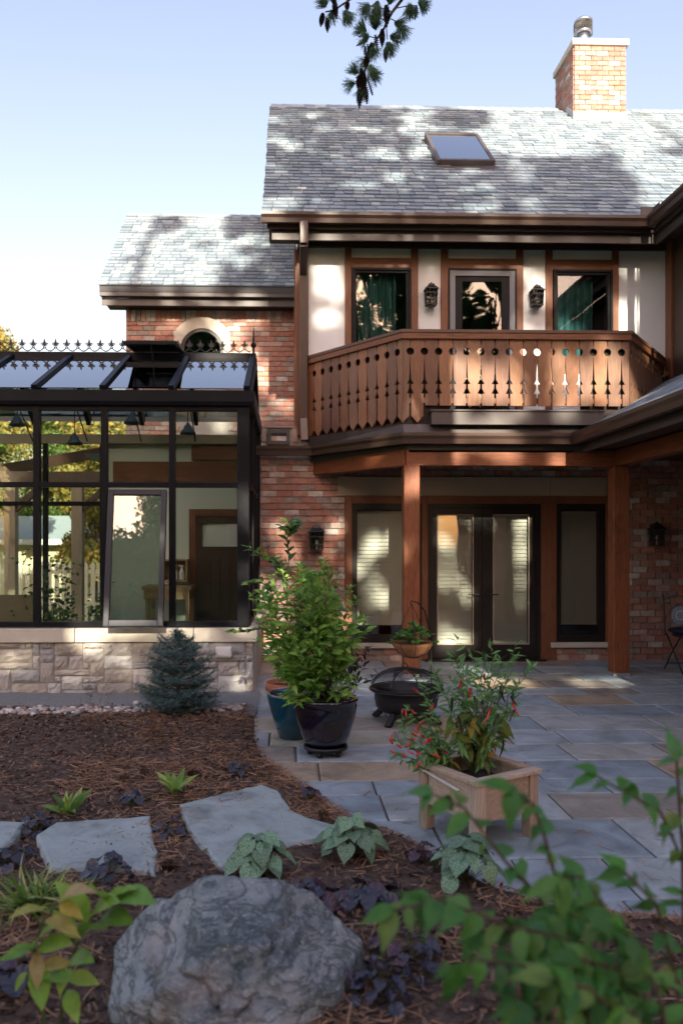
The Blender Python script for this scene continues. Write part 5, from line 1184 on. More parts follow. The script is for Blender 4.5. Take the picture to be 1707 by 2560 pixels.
pur_lv = lset(lv_purple_m, [.03, .2, .3, .32, .24, .12, .01], [(.5, .3), (.3, .1)])
bush('purple_basil', 'dark purple basil at the right side of the green bush', 'basil plant', (pxn + .14, POTY + .05, .40), tips, pur_lv, lv_purple_m, 11, .065, m_twig, 300, .003, .45, .5, .4)
# citrus shrub behind: branches given by tip pixels
cit_lv = lset(lv_citrus_m, [.04, .3, .44, .46, .38, .22, .02], [(.35, .2), (.5, .35), (.2, .1)])
cb0 = (pxc, 6.98, .32); CYc = 6.9
def citrus():
    t = thing('citrus_shrub', 'tall glossy leaved citrus shrub reaching up the brick wall', 'citrus tree', cb0); st = MB(); items = []
    trunk = [at(717, 1700, CYc), at(712, 1600, CYc), at(718, 1500, CYc), at(715, 1420, CYc)]; st.tube(trunk, [.013, .011, .009, .007], 7)
    br = [[(715, 1500), (722, 1400), (718, 1345), (728, 1318)], [(715, 1440), (690, 1405), (650, 1388), (622, 1368)], [(712, 1520), (680, 1470), (645, 1452), (622, 1462)],
          [(716, 1480), (745, 1450), (780, 1440), (805, 1438)], [(712, 1560), (660, 1570), (610, 1580), (578, 1578)], [(715, 1560), (780, 1500), (830, 1490), (845, 1520)], [(715, 1500), (705, 1440), (700, 1420), (690, 1400)], [(715, 1510), (760, 1480), (790, 1470), (775, 1450)],
          [(712, 1590), (690, 1540), (670, 1500), (655, 1480)]]
    for b in br:
        yj = R.uniform(-.12, .12); P = [at(u, v, CYc + yj * i) for i, (u, v) in enumerate(b)]; st.tube(P, [.007, .005, .004, .003], 5)
        for k in range(19):
            tt = .25 + .75 * k / 18; p, d = along(P, tt); a = k * 2.4 + R.random()
            side = Vector((math.cos(a), math.sin(a), .25)); dd = (side * .9 + d * .7 + rv(.15)).normalized(); items.append((p, dd, UPV + Vector((0, -.5, 0)) + rv(.4), .098 * R.uniform(.7, 1.1)))
    p = at(727, 1322, CYc)
    for k in range(26):
        dd = (Vector((R.gauss(0, 1), R.gauss(0, .5), R.uniform(.0, 1)))).normalized(); items.append((p + rv(.03) + Vector((R.gauss(0, .05), 0, 0)), dd, UPV + Vector((0, -.6, 0)) + rv(.3), .09))
    st.build('stem', m_twig, t); put_leaves(t, items, cit_lv, lv_citrus_m, 300)
citrus()
# strawberry plant in the basket
st_lv = lset(lv_straw_m, [.1, .5, .75, .8, .66, .35, .04], [(.3, .2), (.15, .35)])
tips = [Vector((bxx + .2 * math.cos(a) * rr, BY + .2 * math.sin(a) * rr, bzr + .05 + .12 * (1 - rr) + R.uniform(-.02, .05))) for a, rr in [(R.uniform(0, 6.28), math.sqrt(R.random()) * 1.15) for _ in range(46)]] 
tips += [Vector((bxx - .25, BY, bzr - .02)), Vector((bxx - .22, BY - .1, bzr + .03)), Vector((bxx + .24, BY - .08, bzr)), Vector((bxx + .2, BY, bzr - .05)), Vector((bxx - .02, BY - .1, bzr + .2))]
bush('strawberry_plant', 'leafy strawberry plant filling the hanging basket', 'plant', (bxx, BY, bzr - .02), tips, st_lv, lv_straw_m, 3, .06, m_stem, 300, .002, .7, .5, .3)

# ------------------------------------------------------------------ chili plants in the planter box
ch_lv = lset(lv_chili_m, [.02, .13, .22, .25, .21, .12, .01], [(.4, .3), (.3, .6), (.5, .1)]); ye_lv = lset(lv_yel_m, [.02, .2, .32, .36, .30, .18, .01], [(.3, .4), (.2, .7)])
m_chili = mat('red_chili', [(.42, .012, .012), (.5, .02, .015)], .18, coat=.4); m_dchili = mat('dark_chili', [(.012, .006, .012), (.03, .006, .01)], .18, coat=.4)
def chili(par, p, d, L, m, curl=.3, r=.0065):
    d = Vector(d).normalized(); s = d.cross(Vector((R.gauss(0, 1), R.gauss(0, 1), R.gauss(0, 1)))).normalized(); P = [Vector(p) + d * L * t + s * curl * L * t * t for t in (0, .25, .5, .75, 1)]
    q = MB(); q.tube(P, [r * .8, r, r * .9, r * .6, r * .12], 7); q.build('chili', m, par, smooth=True)
def chili_plant(name, lab, base, tips, n_per, size, yl, fruits, spread=.9):
    t = thing(name, lab, 'chili plant', base); st = MB(); items = []; yits = []
    trunk = Vector(base)
    for tip in tips:
        P = stem_path(trunk, tip, .05, 6, .015); st.tube(P, [.0035 * (1 - .11 * i) for i in range(7)], 5)
        for k in range(n_per):
            tt = .28 + .72 * (k + R.random() * .6) / n_per; p, d = along(P, min(1, tt)); a = R.uniform(0, 6.28)
            low_ = tt < .5
            dd = (Vector((math.cos(a), math.sin(a), (-.9 if low_ else .1) + R.gauss(0, .3))) + d * .45).normalized()
            (yits if (low_ and R.random() < yl) else items).append((p, dd, UPV + Vector((0, -.8, 0)) + rv(.4), size * R.uniform(.6, 1.15) * (1.2 if low_ else .9)))
        p, d = along(P, 1)
        for k in range(3): items.append((p, (d + rv(.5)).normalized(), UPV + rv(.3), size * .6))
    st.build('stem', m_stem, t); items.sort(key=lambda i: i[0][1]); put_leaves(t, items, ch_lv, lv_chili_m, 260); put_leaves(t, yits, ye_lv, lv_yel_m, 40)
    for (p, d, L, m, c) in fruits: chili(t, p, d, L, m, c)
soilz = .29
b1 = PM @ Vector((.11, .36, soilz)); b2 = PM @ Vector((.25, .30, soilz))
YP1, YP2 = b1.y, b2.y
tips = [at(u, v, YP1 + R.uniform(-.15, .12)) for u, v in ((1010, 1800), (985, 1850), (1020, 1770), (1060, 1790), (1000, 1900), (1060, 1840), (1100, 1830), (1030, 1860), (975, 1880), (1090, 1880), (1040, 1900), (1110, 1900), (1000, 1830), (1075, 1760), (1050, 1720), (1060, 1690), (1120, 1860))]
fr = []
for (u, v) in ((1005, 1783), (1015, 1790), (1037, 1785), (1047, 1810), (1040, 1828), (1042, 1840), (1048, 1833), (1035, 1850), (1062, 1845), (1068, 1850), (978, 1850), (982, 1860), (1005, 1870), (1035, 1885), (1040, 1890), (1046, 1885), (1015, 1895), (1012, 1868), (1092, 1830), (1076, 1775), (1044, 1730), (1060, 1860), (990, 1885), (1096, 1890), (1115, 1885), (1100, 1895), (1041, 1918), (1112, 1880), (1025, 1865)):
    fr.append((at(u, v, YP1 - R.uniform(.06, .2)), (R.gauss(0, .8), R.gauss(0, .4), R.uniform(.1, 1)), .042, m_chili, .2))
chili_plant('small_chili_plant', 'small bushy chili plant with many short red chilis at left of the planter', b1, tips, 24, .06, .1, fr)
tips = [at(u, v, YP2 + R.uniform(-.2, .2)) for u, v in ((1140, 1640), (1180, 1640), (1215, 1640), (1255, 1650), (1295, 1650), (1330, 1660), (1290, 1610), (1160, 1660), (1240, 1670), (1200, 1690), (1130, 1700), (1260, 1700), (1300, 1710), (1100, 1690), (1080, 1665), (1220, 1720), (1150, 1730), (1280, 1760), (1180, 1760), (1240, 1780), (1110, 1740), (1250, 1840), (1145, 1600), (1230, 1615))]
fr = []
for (u, v, L, red, c) in ((1152, 1700, .06, 1, .2), (1175, 1720, .06, 1, .2), (1130, 1745, .09, 0, .3), (1145, 1790, .1, 0, .3), (1225, 1770, .10, 1, .5), (1245, 1785, .1, 0, .6), (1280, 1755, .08, 1, .3), (1276, 1740, .1, 0, .4), (1285, 1775, .07, 0, .4), (1205, 1750, .1, 0, .4), (1210, 1685, .05, 1, .6), (1250, 1715, .08, 0, .9), (1185, 1740, .09, 0, .3), (1258, 1850, .1, 0, .3)):
    fr.append((at(u, v, YP2 - R.uniform(.12, .25)), (R.gauss(0, .25), R.gauss(0, .25), -1), L, m_chili if red else m_dchili, c))
chili_plant('tall_chili_plant', 'taller chili plant with dark curled pods and yellowing lower leaves', b2, tips, 26, .078, .35, fr)

# ------------------------------------------------------------------ dwarf blue spruce
def spruce():
    b = G(437, 1800); t = thing('blue_spruce', 'dwarf blue spruce in the mulch before the stone base', 'spruce', (b.x, b.y, 0)); H = .69; bx_, by_ = b.x, b.y + .22
    st = MB(); st.tube([(bx_, by_, 0), (bx_, by_, H * .95)], [.022, .006], 6); V = []; F = []; rn = []
    def spray(P, k):
        nonlocal V, F, rn
        for i in range(k):
            f = (i + R.random()) / k; p, d = along(P, f); a = R.uniform(0, 6.28); s1 = d.cross(Vector((.3, .2, 1))).normalized(); s2 = d.cross(s1)
            dd = (d * .75 + s1 * math.cos(a) + s2 * math.sin(a)).normalized() * R.uniform(.020, .030); w2 = dd.cross(rv(1)).normalized() * .0017; n = len(V)
            V += [p - w2, p + w2, p + dd + w2 * .5, p + dd - w2 * .5]; F.append((n, n + 1, n + 2, n + 3)); rn.append(R.random())
    for L in range(17):
        zf = L / 16; z = .04 + zf * H * .9; rad = .295 * math.sqrt(1 - zf ** 2.0) + .025; nb = int(15 - 9 * zf)
        for k in range(nb):
            a = k * 6.283 / nb + L * .9 + R.gauss(0, .15); rr = rad * R.uniform(.66, 1.2); e = Vector((bx_ + rr * math.cos(a), by_ + rr * math.sin(a), z + .07 * R.uniform(.2, 1.2) + .05 * zf))
            P = stem_path((bx_, by_, z), e, -.06, 4, .005); st.tube(P, [.005, .004, .003, .002, .002], 4, False); spray(P, int(26 + 260 * rr))
            for j in range(5):
                p, d = along(P, .45 + .12 * j); sd = d.cross(UPV).normalized() * (1 if j % 2 else -1); e2 = p + (d * .7 + sd * .7 + UPV * R.uniform(-.05, .25)).normalized() * .09 * (.5 + rr / .4); P2 = [p, p.lerp(e2, .5), e2]; spray(P2, 34)
    P = [Vector((bx_, by_, H * .85)), Vector((bx_ + .003, by_, H)), Vector((bx_, by_, H + .14))]; spray(P, 60)
    st.build('trunk', m_twig, t); fast('needles', V, F, lv_spr_m, t, rnd=rn); t.children[-1]['kind'] = 'stuff'
spruce()

# ------------------------------------------------------------------ small plants of the bed
def rosette(name, lab, cat, group, u, v, n, L, lv, m, spread=.12, h=.06, flat=.5, nrm=.3, sz=(.7, 1.1)):
    p = G(u, v, .02); t = thing(name, lab, cat, (p.x, p.y, bz(p.x, p.y)), group); items = []; z0 = bz(p.x, p.y); st = MB()
    for k in range(n):
        a = k * 2.39996 + R.gauss(0, .2); rr = spread * math.sqrt((k + .5) / n) * R.uniform(.8, 1.15); hh = h * (1.15 - .75 * (rr / spread) ** 2) * R.uniform(.7, 1.15)
        q = Vector((p.x + rr * math.cos(a), p.y + rr * math.sin(a), z0 + hh)); dd = Vector((math.cos(a), math.sin(a), -flat * (rr / spread) + R.gauss(0, .15)))
        items.append((q - dd.normalized() * L * .35, dd, UPV + Vector((math.cos(a), math.sin(a), 0)) * .35 + Vector((0, -.25, 0)) + rv(nrm), L * R.uniform(*sz))); st.tube([(p.x, p.y, z0 - .01), q - dd.normalized() * L * .35], .0018, 4, False)
    st.build('stem', m_stem, t); put_leaves(t, items, lv, m, 300)
heu_lv = [(g := leaf_geo([.3, .8, 1.02, 1.08, .98, .8, .5, .12], f, d, .22, .05), g.mesh('leaf', lv_heu_m)) for f, d in ((.25, .2), (.1, .45), (.35, .1))]
GH = 'dark purple heucheras in the mulch'
for (u, v, n, sp, L, lab) in ((595, 1942, 12, .10, .055, 'black heuchera above the largest stepping stone'), (335, 2028, 10, .09, .05, 'small dark heuchera between the two small hostas'), (90, 2075, 13, .11, .06, 'dark heuchera beside the stone at the left edge'),
                              (25, 2165, 13, .12, .06, 'dark heuchera low at the left edge below the stones'), (425, 2100, 10, .09, .05, 'dark heuchera in the gap between the two big stepping stones'), (268, 2195, 16, .12, .062, 'blue black heuchera along the front of the middle stepping stone'),
                              (772, 2003, 9, .07, .045, 'small dark heuchera close to the curved patio edge'), (1060, 2165, 10, .10, .055, 'dark heuchera tucked behind the right brunnera'), (785, 2275, 24, .17, .075, 'purple heuchera touching the boulder at its right'),
                              (930, 2280, 26, .18, .075, 'wide purple heuchera between boulder and foreground shrub'), (1030, 2425, 26, .17, .05, 'blue purple bugle clump low in the right mulch'), (950, 2510, 24, .14, .05, 'blue purple bugle clump at the bottom edge right of boulder'), (10, 2480, 18, .14, .07, 'dark heuchera in the bottom left corner')):
    rosette('heuchera', lab, 'heuchera', GH, u, v, n, L, heu_lv, lv_heu_m, sp, .07)
bru_lv = [(g := leaf_geo([.35, .75, .92, .90, .74, .48, .2, .01], f, d, .18), g.mesh('leaf', lv_bru_m, smooth=True)) for f, d in ((.2, .25), (.1, .4), (.3, .12))]
for (u, v, lab) in ((650, 2195, 'silver leaved brunnera just behind the boulder'), (880, 2150, 'silver leaved brunnera at the corner of the largest stepping stone'), (1165, 2222, 'silver leaved brunnera in front of the planter legs')):
    rosette('brunnera', lab, 'brunnera', 'silver leaved brunneras', u, v, 36, .095, bru_lv, lv_bru_m, .15, .16, .75, .25)
hos_lv = lset(lv_hosta_m, [.04, .16, .25, .27, .23, .13, .01], [(.5, .3), (.4, .5), (.6, .15)])
for (u, v, n, lab) in ((172, 2038, 13, 'small yellow green hosta at left, behind the middle stone'), (436, 1998, 12, 'small yellow green hosta by the largest stepping stone')):
    p = G(u, v, .02); z0 = bz(p.x, p.y); t = thing('hosta', lab, 'hosta', (p.x, p.y, z0), 'small yellow green hostas'); items = []
    for k in range(n):
        a = k * 2.4; el = .7 + 2.4 * (1 - k / n) * R.uniform(.5, 1); items.append((Vector((p.x, p.y, z0)) + Vector((math.cos(a), math.sin(a), .3)) * .012, (math.cos(a), math.sin(a), el), UPV - Vector((0, .5, 0)) + rv(.25), R.uniform(.11, .17)))
    put_leaves(t, items, hos_lv, lv_hosta_m)
# variegated grass clump at left
p = G(85, 2290, .02); z0 = bz(p.x, p.y); t = thing('variegated_grass', 'clump of yellow striped grass at the left edge', 'grass clump', (p.x, p.y, z0))
gl_ = lset(lv_lir_m, [.04, .07, .075, .07, .06, .04, .004], [(.4, .9), (.4, 1.3), (.3, .5)])
items = [(Vector((p.x + R.gauss(0, .05), p.y + R.gauss(0, .05), z0)), (R.gauss(0, .8), R.gauss(0, .8), R.uniform(.7, 1.8)), (R.gauss(0, .5), R.gauss(0, .5), .6), R.uniform(.12, .2)) for _ in range(110)]
put_leaves(t, items, gl_, lv_lir_m, name='blade')
# Solomon's seal: two leaning stems with broad paired leaves
sol_lv = lset(lv_sol_m, [.03, .3, .44, .47, .40, .24, .01], [(.35, .2), (.25, .4), (.45, .1)]); sy_lv = lset(lv_soly_m, [.03, .26, .42, .44, .36, .2, .01], [(.5, .3), (.4, .5)])
def seal(px, Y, leaves, yl, lab):
    P = [at(u, v, Y + dy) for u, v, dy in px]; b = P[0]; t = thing('solomons_seal', lab, 'woodland plant', b, "broad leaved plants in the left foreground"); q = MB(); q.tube(P, [.006 - .0007 * i for i in range(len(P))], 6); q.build('stem', m_stem, t)
    g = []; yv = []
    for (u, v, du, dv, L, yl_) in leaves:
        p = at(u, v, Y); e = at(u + du, v + dv, Y - .06 + R.uniform(-.05, .05)); d = e - p; (yv if yl_ else g).append((p, d, Vector((R.gauss(0, .2), -.55, 1)) + rv(.15), d.length * 1.08))
    put_leaves(t, g, sol_lv, lv_sol_m); put_leaves(t, yv, sy_lv, lv_soly_m)
seal([(148, 2600, 0), (163, 2440, 0), (200, 2345, 0), (245, 2270, .02), (290, 2235, .04), (330, 2225, .06)], 2.35,
     [(222, 2300, -50, -80, 1, 0), (222, 2305, -50, -30, 1, 0), (230, 2290, 20, -60, 1, 0), (262, 2275, 50, -55, 1, 0), (255, 2292, 60, 0, 1, 0), (285, 2250, 30, -50, 1, 0), (300, 2240, 52, -20, 1, 0), (225, 2318, 40, 0, 1, 0), (190, 2350, 35, -40, 1, 0), (192, 2345, -40, -60, 1, 0), (165, 2440, 75, 10, 1, 0), (170, 2420, -20, 30, 1, 0), (175, 2400, 25, -25, 1, 0), (170, 2475, 15, 50, 1, 0), (262, 2255, -30, -45, 1, 0)], 0,
     'green leaning plant with paired leaves, left of the boulder')
seal([(120, 2600, 0), (90, 2430, 0), (85, 2370, 0), (105, 2310, 0), (140, 2260, .02), (160, 2240, .03)], 2.3,
     [(90, 2365, -80, 30, 1, 0), (90, 2380, 5, 75, 1, 1), (95, 2370, 75, -15, 1, 0), (92, 2400, 15, 110, 1, 0), (60, 2390, -60, 5, 1, 0), (85, 2375, 12, -75, 1, 0), (122, 2285, -58, -40, 1, 1), (150, 2255, 40, -60, 1, 1), (115, 2300, 65, 5, 1, 1), (150, 2260, 45, 22, 1, 1), (100, 2420, 70, -20, 1, 1), (70, 2430, -40, 40, 1, 0), (110, 2440, 60, 5, 1, 0)], 1,
     'yellowing broad leaved plant at the far left foreground')
# red twiggy barberries near the pebbles and the red leaved corner plant
red_lv = lset(lv_red_m, [.1, .4, .5, .45, .3, .02], [(.3, .2), (.2, .4)])
for (u, v, h, w_, lab) in ((235, 1838, 150, 55, 'thin red twigged barberry in front of the pebbles'), (385, 1850, 90, 45, 'small red leaved barberry left of the spruce foot')):
    b = G(u, v, .01); tips = [at(u + R.uniform(-w_, w_), v - h * R.uniform(.35, 1), b.y + R.uniform(-.1, .1)) for _ in range(16)]
    bush('barberry', lab, 'shrub', (b.x, b.y, 0.0), tips, red_lv, lv_red_m, 5, .024, m_twig, 300, .0015, .3, .6, .4)
b = G(1330, 2640, 0); tips = [at(u, v, b.y + .05) for u, v in ((1290, 2520), (1330, 2490), (1300, 2555), (1360, 2530), (1270, 2550), (1345, 2475))]
bush('red_heuchera', 'dark red leaved plant at the bottom edge under the shrub', 'plant', b, tips, lset(leafm('wine_leaf', [(.16, .02, .03), (.22, .05, .06), (.10, .015, .025)], .45, .25), [.1, .5, .7, .66, .5, .3, .02], [(.3, .3), (.2, .5)]), bpy.data.materials['wine_leaf'], 3, .09, m_twig, 300, .003, .6)

# pine cones lying on the bed
m_cone = mat('pine_cone', [(.09, .05, .03), (.16, .10, .065), (.05, .03, .02)], .8, rnd=True, sc=40, var=(.7, 1.2))
def cone_geo(L, r):
    q = MB(); n = 9
    for i in range(n):
        f = (i + .5) / n; rr = r * math.sin(math.pi * min(1, .12 + f * .88)) ** .7; z = L * f
        for k in range(7):
            a = 6.283 * k / 7 + i * .45; c, s = math.cos(a), math.sin(a); e = (c * rr, s * rr, z - L * .02); w_ = rr * .42; q.cur = R.random() * .99 + .001
            q.add([(c * rr * .3 - s * w_ * .4, s * rr * .3 + c * w_ * .4, z - L * .05), (c * rr * .3 + s * w_ * .4, s * rr * .3 - c * w_ * .4, z - L * .05), (e[0] + s * w_, e[1] - c * w_, e[2]), (e[0] * 1.1, e[1] * 1.1, e[2] - L * .03), (e[0] - s * w_, e[1] + c * w_, e[2])], [(0, 1, 2, 3), (0, 3, 4)])
    q.tube([(0, 0, 0), (0, 0, L * .95)], r * .3, 5); return q
cmesh = cone_geo(.11, .028).mesh('pine_cone', m_cone)
for (u, v, a, lab) in ((358, 1938, .4, 'pine cone lying left of the two on the needle drift'), (470, 1945, 1.2, 'pine cone lying right of the two on the needle drift'), (290, 1962, 2.2, 'pale open pine cone on dark mulch above the left hosta'), (402, 2188, 1.5, 'pine cone standing at the corner of the middle stepping stone'), (804, 2045, .2, 'pine cone between largest stepping stone and patio edge')):
    p = G(u, v, .03); o = link('pine_cone', cmesh, None, (p.x, p.y, bz(p.x, p.y) + .025)); o.rotation_euler = (RAD(90), R.uniform(0, 3), a); tag(o, lab, 'pine cone', 'fallen pine cones')

# ------------------------------------------------------------------ blurred shrub in the right foreground
def fgshrub():
    fg_lv = []
    for wp in ([.03, .26, .44, .48, .40, .27, .14, .05, .002], [.05, .34, .5, .5, .38, .22, .1, .03, .002], [.03, .2, .38, .45, .42, .3, .18, .07, .002]):
        wj = [max(.002, w_ + R.uniform(-.03, .03)) for w_ in wp]
        for f_, d_, rf in ((.35, .3, .01), (.2, .65, .02), (.65, .15, .015)): fg_lv += [(g := leaf_geo(wj, f_, d_, .04, rf), g.mesh('leaf', lv_fg_m, smooth=True))]
    base = Vector((1.25, 1.25, 0)); t = thing('foreground_shrub', 'out of focus green shrub in the right foreground', 'shrub', base); st = MB(); items = []
    Bs = [([(1520, 2800), (1450, 2450), (1350, 2250), (1260, 2150), (1160, 2020), (1080, 1985)], 1.62), ([(1520, 2800), (1380, 2450), (1240, 2300), (1090, 2250), (985, 2275)], 1.5), ([(1560, 2800), (1440, 2420), (1400, 2240), (1360, 2090), (1330, 2010), (1280, 1975)], 1.58),
          ([(1720, 2800), (1710, 2400), (1705, 2150), (1650, 2030), (1560, 1980), (1490, 1940)], 1.75), ([(1600, 2800), (1560, 2400), (1500, 2250), (1450, 2190), (1400, 2200)], 1.45), ([(1560, 2800), (1450, 2500), (1330, 2420), (1200, 2400), (1130, 2420)], 1.42),
          ([(1700, 2800), (1650, 2500), (1600, 2380), (1560, 2330)], 1.4), ([(1650, 2850), (1560, 2560), (1470, 2470), (1380, 2450)], 1.35), ([(1750, 2700), (1720, 2300), (1700, 2050), (1690, 1900)], 1.8), ([(1500, 2800), (1400, 2600), (1340, 2540), (1290, 2500)], 1.4), ([(1700, 2850), (1640, 2620), (1580, 2530), (1520, 2490)], 1.35), ([(1600, 2800), (1500, 2480), (1420, 2350), (1300, 2320), (1200, 2330)], 1.5), ([(1650, 2800), (1600, 2500), (1540, 2420), (1450, 2400)], 1.42), ([(1720, 2800), (1690, 2450), (1640, 2260), (1560, 2180)], 1.6), ([(1500, 2850), (1450, 2640), (1400, 2560), (1330, 2560)], 1.3), ([(1600, 2850), (1580, 2480), (1530, 2330), (1440, 2290), (1380, 2300)], 1.55)]
    for bp, Y in Bs:
        P = [at(u, v, Y + R.uniform(-.04, .04)) for u, v in bp]; st.tube([base] + P, [.01, .006] + [.0045 - .0005 * i for i in range(len(P) - 1)], 5)
        n = 3 + 2 * len(P) if Y > 1.56 else 4 + 3 * len(P)
        for k in range(n):
            tt = .22 + .78 * k / (n - 1); p, d = along(P, tt); sg = 1 if k % 2 else -1; sd = d.cross(Vector((0, -.5, 1))).normalized() * sg
            dd = (sd * .9 + d * .5 + Vector((0, 0, -.35)) + rv(.25)).normalized(); items.append((p, dd, Vector((0, -.6, 1)) + rv(.5), .074 * R.uniform(.6, 1.2)))
        p, d = along(P, 1); items.append((p, d, Vector((0, -.6, 1)), .08))
    st.build('branch', m_twig, t); put_leaves(t, items, fg_lv, lv_fg_m)
fgshrub()

# ------------------------------------------------------------------ plants inside the glasshouse
vine_lv = lset(lv_citrus_m, [.1, .6, .8, .7, .45, .02], [(.2, .2), (.1, .4)])
for (u, v0, v1, wd, nn, lab) in ((120, 1370, 1590, 34, 30, 'climbing vine on the dark post inside the glasshouse'), (165, 1400, 1590, 22, 22, 'leafy potted plant left of centre inside the glasshouse'), (238, 1430, 1580, 20, 18, 'red flecked plant beside the tilted window inside')):
    b = at(u, 1600, 9.3); b.z = .02; tips = [at(u + R.gauss(0, wd), R.uniform(v0, v1), 9.3 + R.uniform(-.2, .2)) for _ in range(nn)]
    bush('indoor_plant', lab, 'house plant', b, tips, vine_lv, lv_citrus_m, 6, .07, m_twig, 120, .003, .4)
t_ = MB(); bb = at(118, 1590, 9.3); t_.lathe([(.1, .0), (.12, .0), (.16, .28), (.17, .3), (.15, .3), (.14, .2), (.001, .2)], (bb.x, bb.y, .02), 20); tag(t_.build('woven_pot', m_wick, smooth=True), 'tan woven pot on the glasshouse floor', 'plant pot')

# ------------------------------------------------------------------ overhanging white pine branch (its tree stands behind the camera)
def tuft(V, F, rn, p, d, n, L, w_, ang=.9):
    d = Vector(d).normalized(); a1 = d.cross(Vector((.31, .2, .9))).normalized(); a2 = d.cross(a1)
    for _ in range(n):
        a = R.uniform(0, 6.28); s = ang * math.sqrt(R.random()); dd = (d * math.cos(s) + (a1 * math.cos(a) + a2 * math.sin(a)) * math.sin(s)); q = p + rv(.008); e = q + dd * L * R.uniform(.7, 1.1) + Vector((0, 0, -.012)); wv = dd.cross(Vector((R.gauss(0, .3), 1, R.gauss(0, .3)))).normalized() * w_; k = len(V)
        V += [q - wv, q + wv, e + wv * .6, e - wv * .6]; F.append((k, k + 1, k + 2, k + 3)); rn.append(R.random())
def z7(x, y): return (760 + x * .2296, y * .2296)
def pine():
    YPn = 6.0; t = thing('pine_tree', 'white pine whose cone bearing branch hangs into the sky', 'pine tree', (1.8, -3.2, -.1)); A_ = lambda x, y, dy=0: at(*z7(x, y), YPn + dy)
    q = MB(); q.tube([(1.8, -3.2, -.1), (1.85, -3.2, 5), (1.75, -3.2, 11), (1.8, -3.2, 17)], [.26, .22, .15, .04], 12); q.build('trunk', m_bark, t)
    main = [Vector((1.8, -3.2, 6.6)), Vector((1.7, 0, 7.0)), Vector((1.3, 3.2, 6.6)), A_(1150, -140, -.3)] + [A_(x, y) for x, y in ((1060, 0), (960, 130), (900, 240), (860, 330), (780, 440), (720, 600), (690, 720), (640, 800))]
    br = MB(); br.tube(main, [.06, .05, .035, .016, .012, .011, .010, .009, .008, .006, .005, .004], 6)
    second = [main[2], A_(760, -260, -.3), A_(520, -20), A_(430, 40), A_(330, 110), A_(230, 130)]; br.tube(second, [.02, .014, .009, .007, .006, .005], 6)
    for a, b in (((960, 130), (700, 60)), ((1000, 90), (1230, 60)), ((900, 240), (780, 180)), ((905, 200), (1010, 240)), ((890, 250), (905, 430)), ((790, 420), (660, 400)), ((760, 470), (700, 520)), ((330, 110), (320, 40)), ((430, 40), (460, 120)), ((640, 800), (560, 850)), ((680, 740), (740, 800)), ((860, 330), (850, 420))):
        br.tube([A_(*a), A_((a[0] + b[0]) / 2, (a[1] + b[1]) / 2 - 10, -.03), A_(*b)], .004, 5)
    br.build('branch', m_bark, t); V, F, rn = [], [], []
    for (x, y, dx, dy, n) in ((220, 60, -.3, 1, 150), (320, 20, 0, .6, 60), (450, 130, .5, -.8, 130), (300, 130, 0, -1, 60), (780, 230, -.1, .9, 130), (770, 300, 0, .2, 140), (660, 330, -.7, .5, 110), (690, 400, -.5, -.2, 80), (1000, 250, .8, -.3, 120), (1060, 300, .5, -.8, 70), (950, 400, .7, 0, 100), (910, 480, .3, -.8, 130), (1150, 60, .1, -.7, 150), (1260, 20, .6, -.4, 140), (700, 60, -.5, -.6, 110), (800, 30, -.1, -.5, 80), (730, 520, .4, -.9, 110), (690, 640, -.5, -.3, 60), (570, 790, -.6, .6, 80), (730, 800, .6, -.4, 90), (720, 720, .4, -.7, 70), (540, 900, -.8, 0, 60), (640, 960, -.2, -1, 60), (930, 30, .1, .8, 60)):
        tuft(V, F, rn, A_(x, y, R.uniform(-.05, .05)), (dx, R.uniform(-.4, .4), dy), int(n * 1.7), .092, .0015)
    o = fast('needles', V, F, lv_pine_m, t, rnd=rn); o['kind'] = 'stuff'
    cm2 = cone_geo(.13, .021).mesh('cone', mat('dark_cone', [(.03, .02, .025), (.05, .03, .03)], .7, rnd=True))
    for (x, y, L, a) in ((205, 150, 1, .25), (250, 200, .9, 0), (330, 10, 1.1, .05), (895, 60, 1.3, .03), (850, 320, 1.1, 0), (775, 380, .9, .3), (690, 430, .8, 1.4), (690, 480, .9, .5), (660, 500, .8, .1), (700, 580, 1.1, .2), (890, 520, .9, 0), (790, 20, .8, 0), (1220, 60, .8, 0), (620, 750, 1.3, .15), (640, 790, 1.3, 0), (600, 840, 1.2, .4), (650, 830, 1.2, -.2), (690, 850, 1, -.5), (565, 880, 1, .8), (605, 960, 1.2, .05), (660, 930, 1.1, -.1), (470, 10, .8, .3), (740, 470, 1, .2)):
        p = A_(x, y, R.uniform(-.05, .05)); ob = link('cone', cm2, t, p - wl(t)); ob.rotation_euler = (math.pi + R.gauss(0, .15), a, R.uniform(0, 6)); ob.scale = (L,) * 3
    # crown of the tree behind the camera
    V, F, rn = [], [], []; br = MB()
    for k in range(16):
        z = R.uniform(8.5, 17); a = R.uniform(0, 6.283); L = (18.5 - z) * .27 * R.uniform(.6, 1); e = Vector((1.8 + L * math.cos(a), -3.2 + L * math.sin(a) - .6, z + .3)); P = stem_path((1.8, -3.2, z), e, .05, 4, .05); br.tube(P, [.04, .03, .02, .012, .006], 5, False)
        for j in range(7): p, d = along(P, .3 + .7 * j / 6); tuft(V, F, rn, p + rv(.12), d + UPV * .4 + rv(.4), 22, .22, .012, 1.3)
    br.build('branch', m_bark, t); o = fast('crown', V, F, lv_pine_m, t, rnd=rn); o['kind'] = 'stuff'
pine()

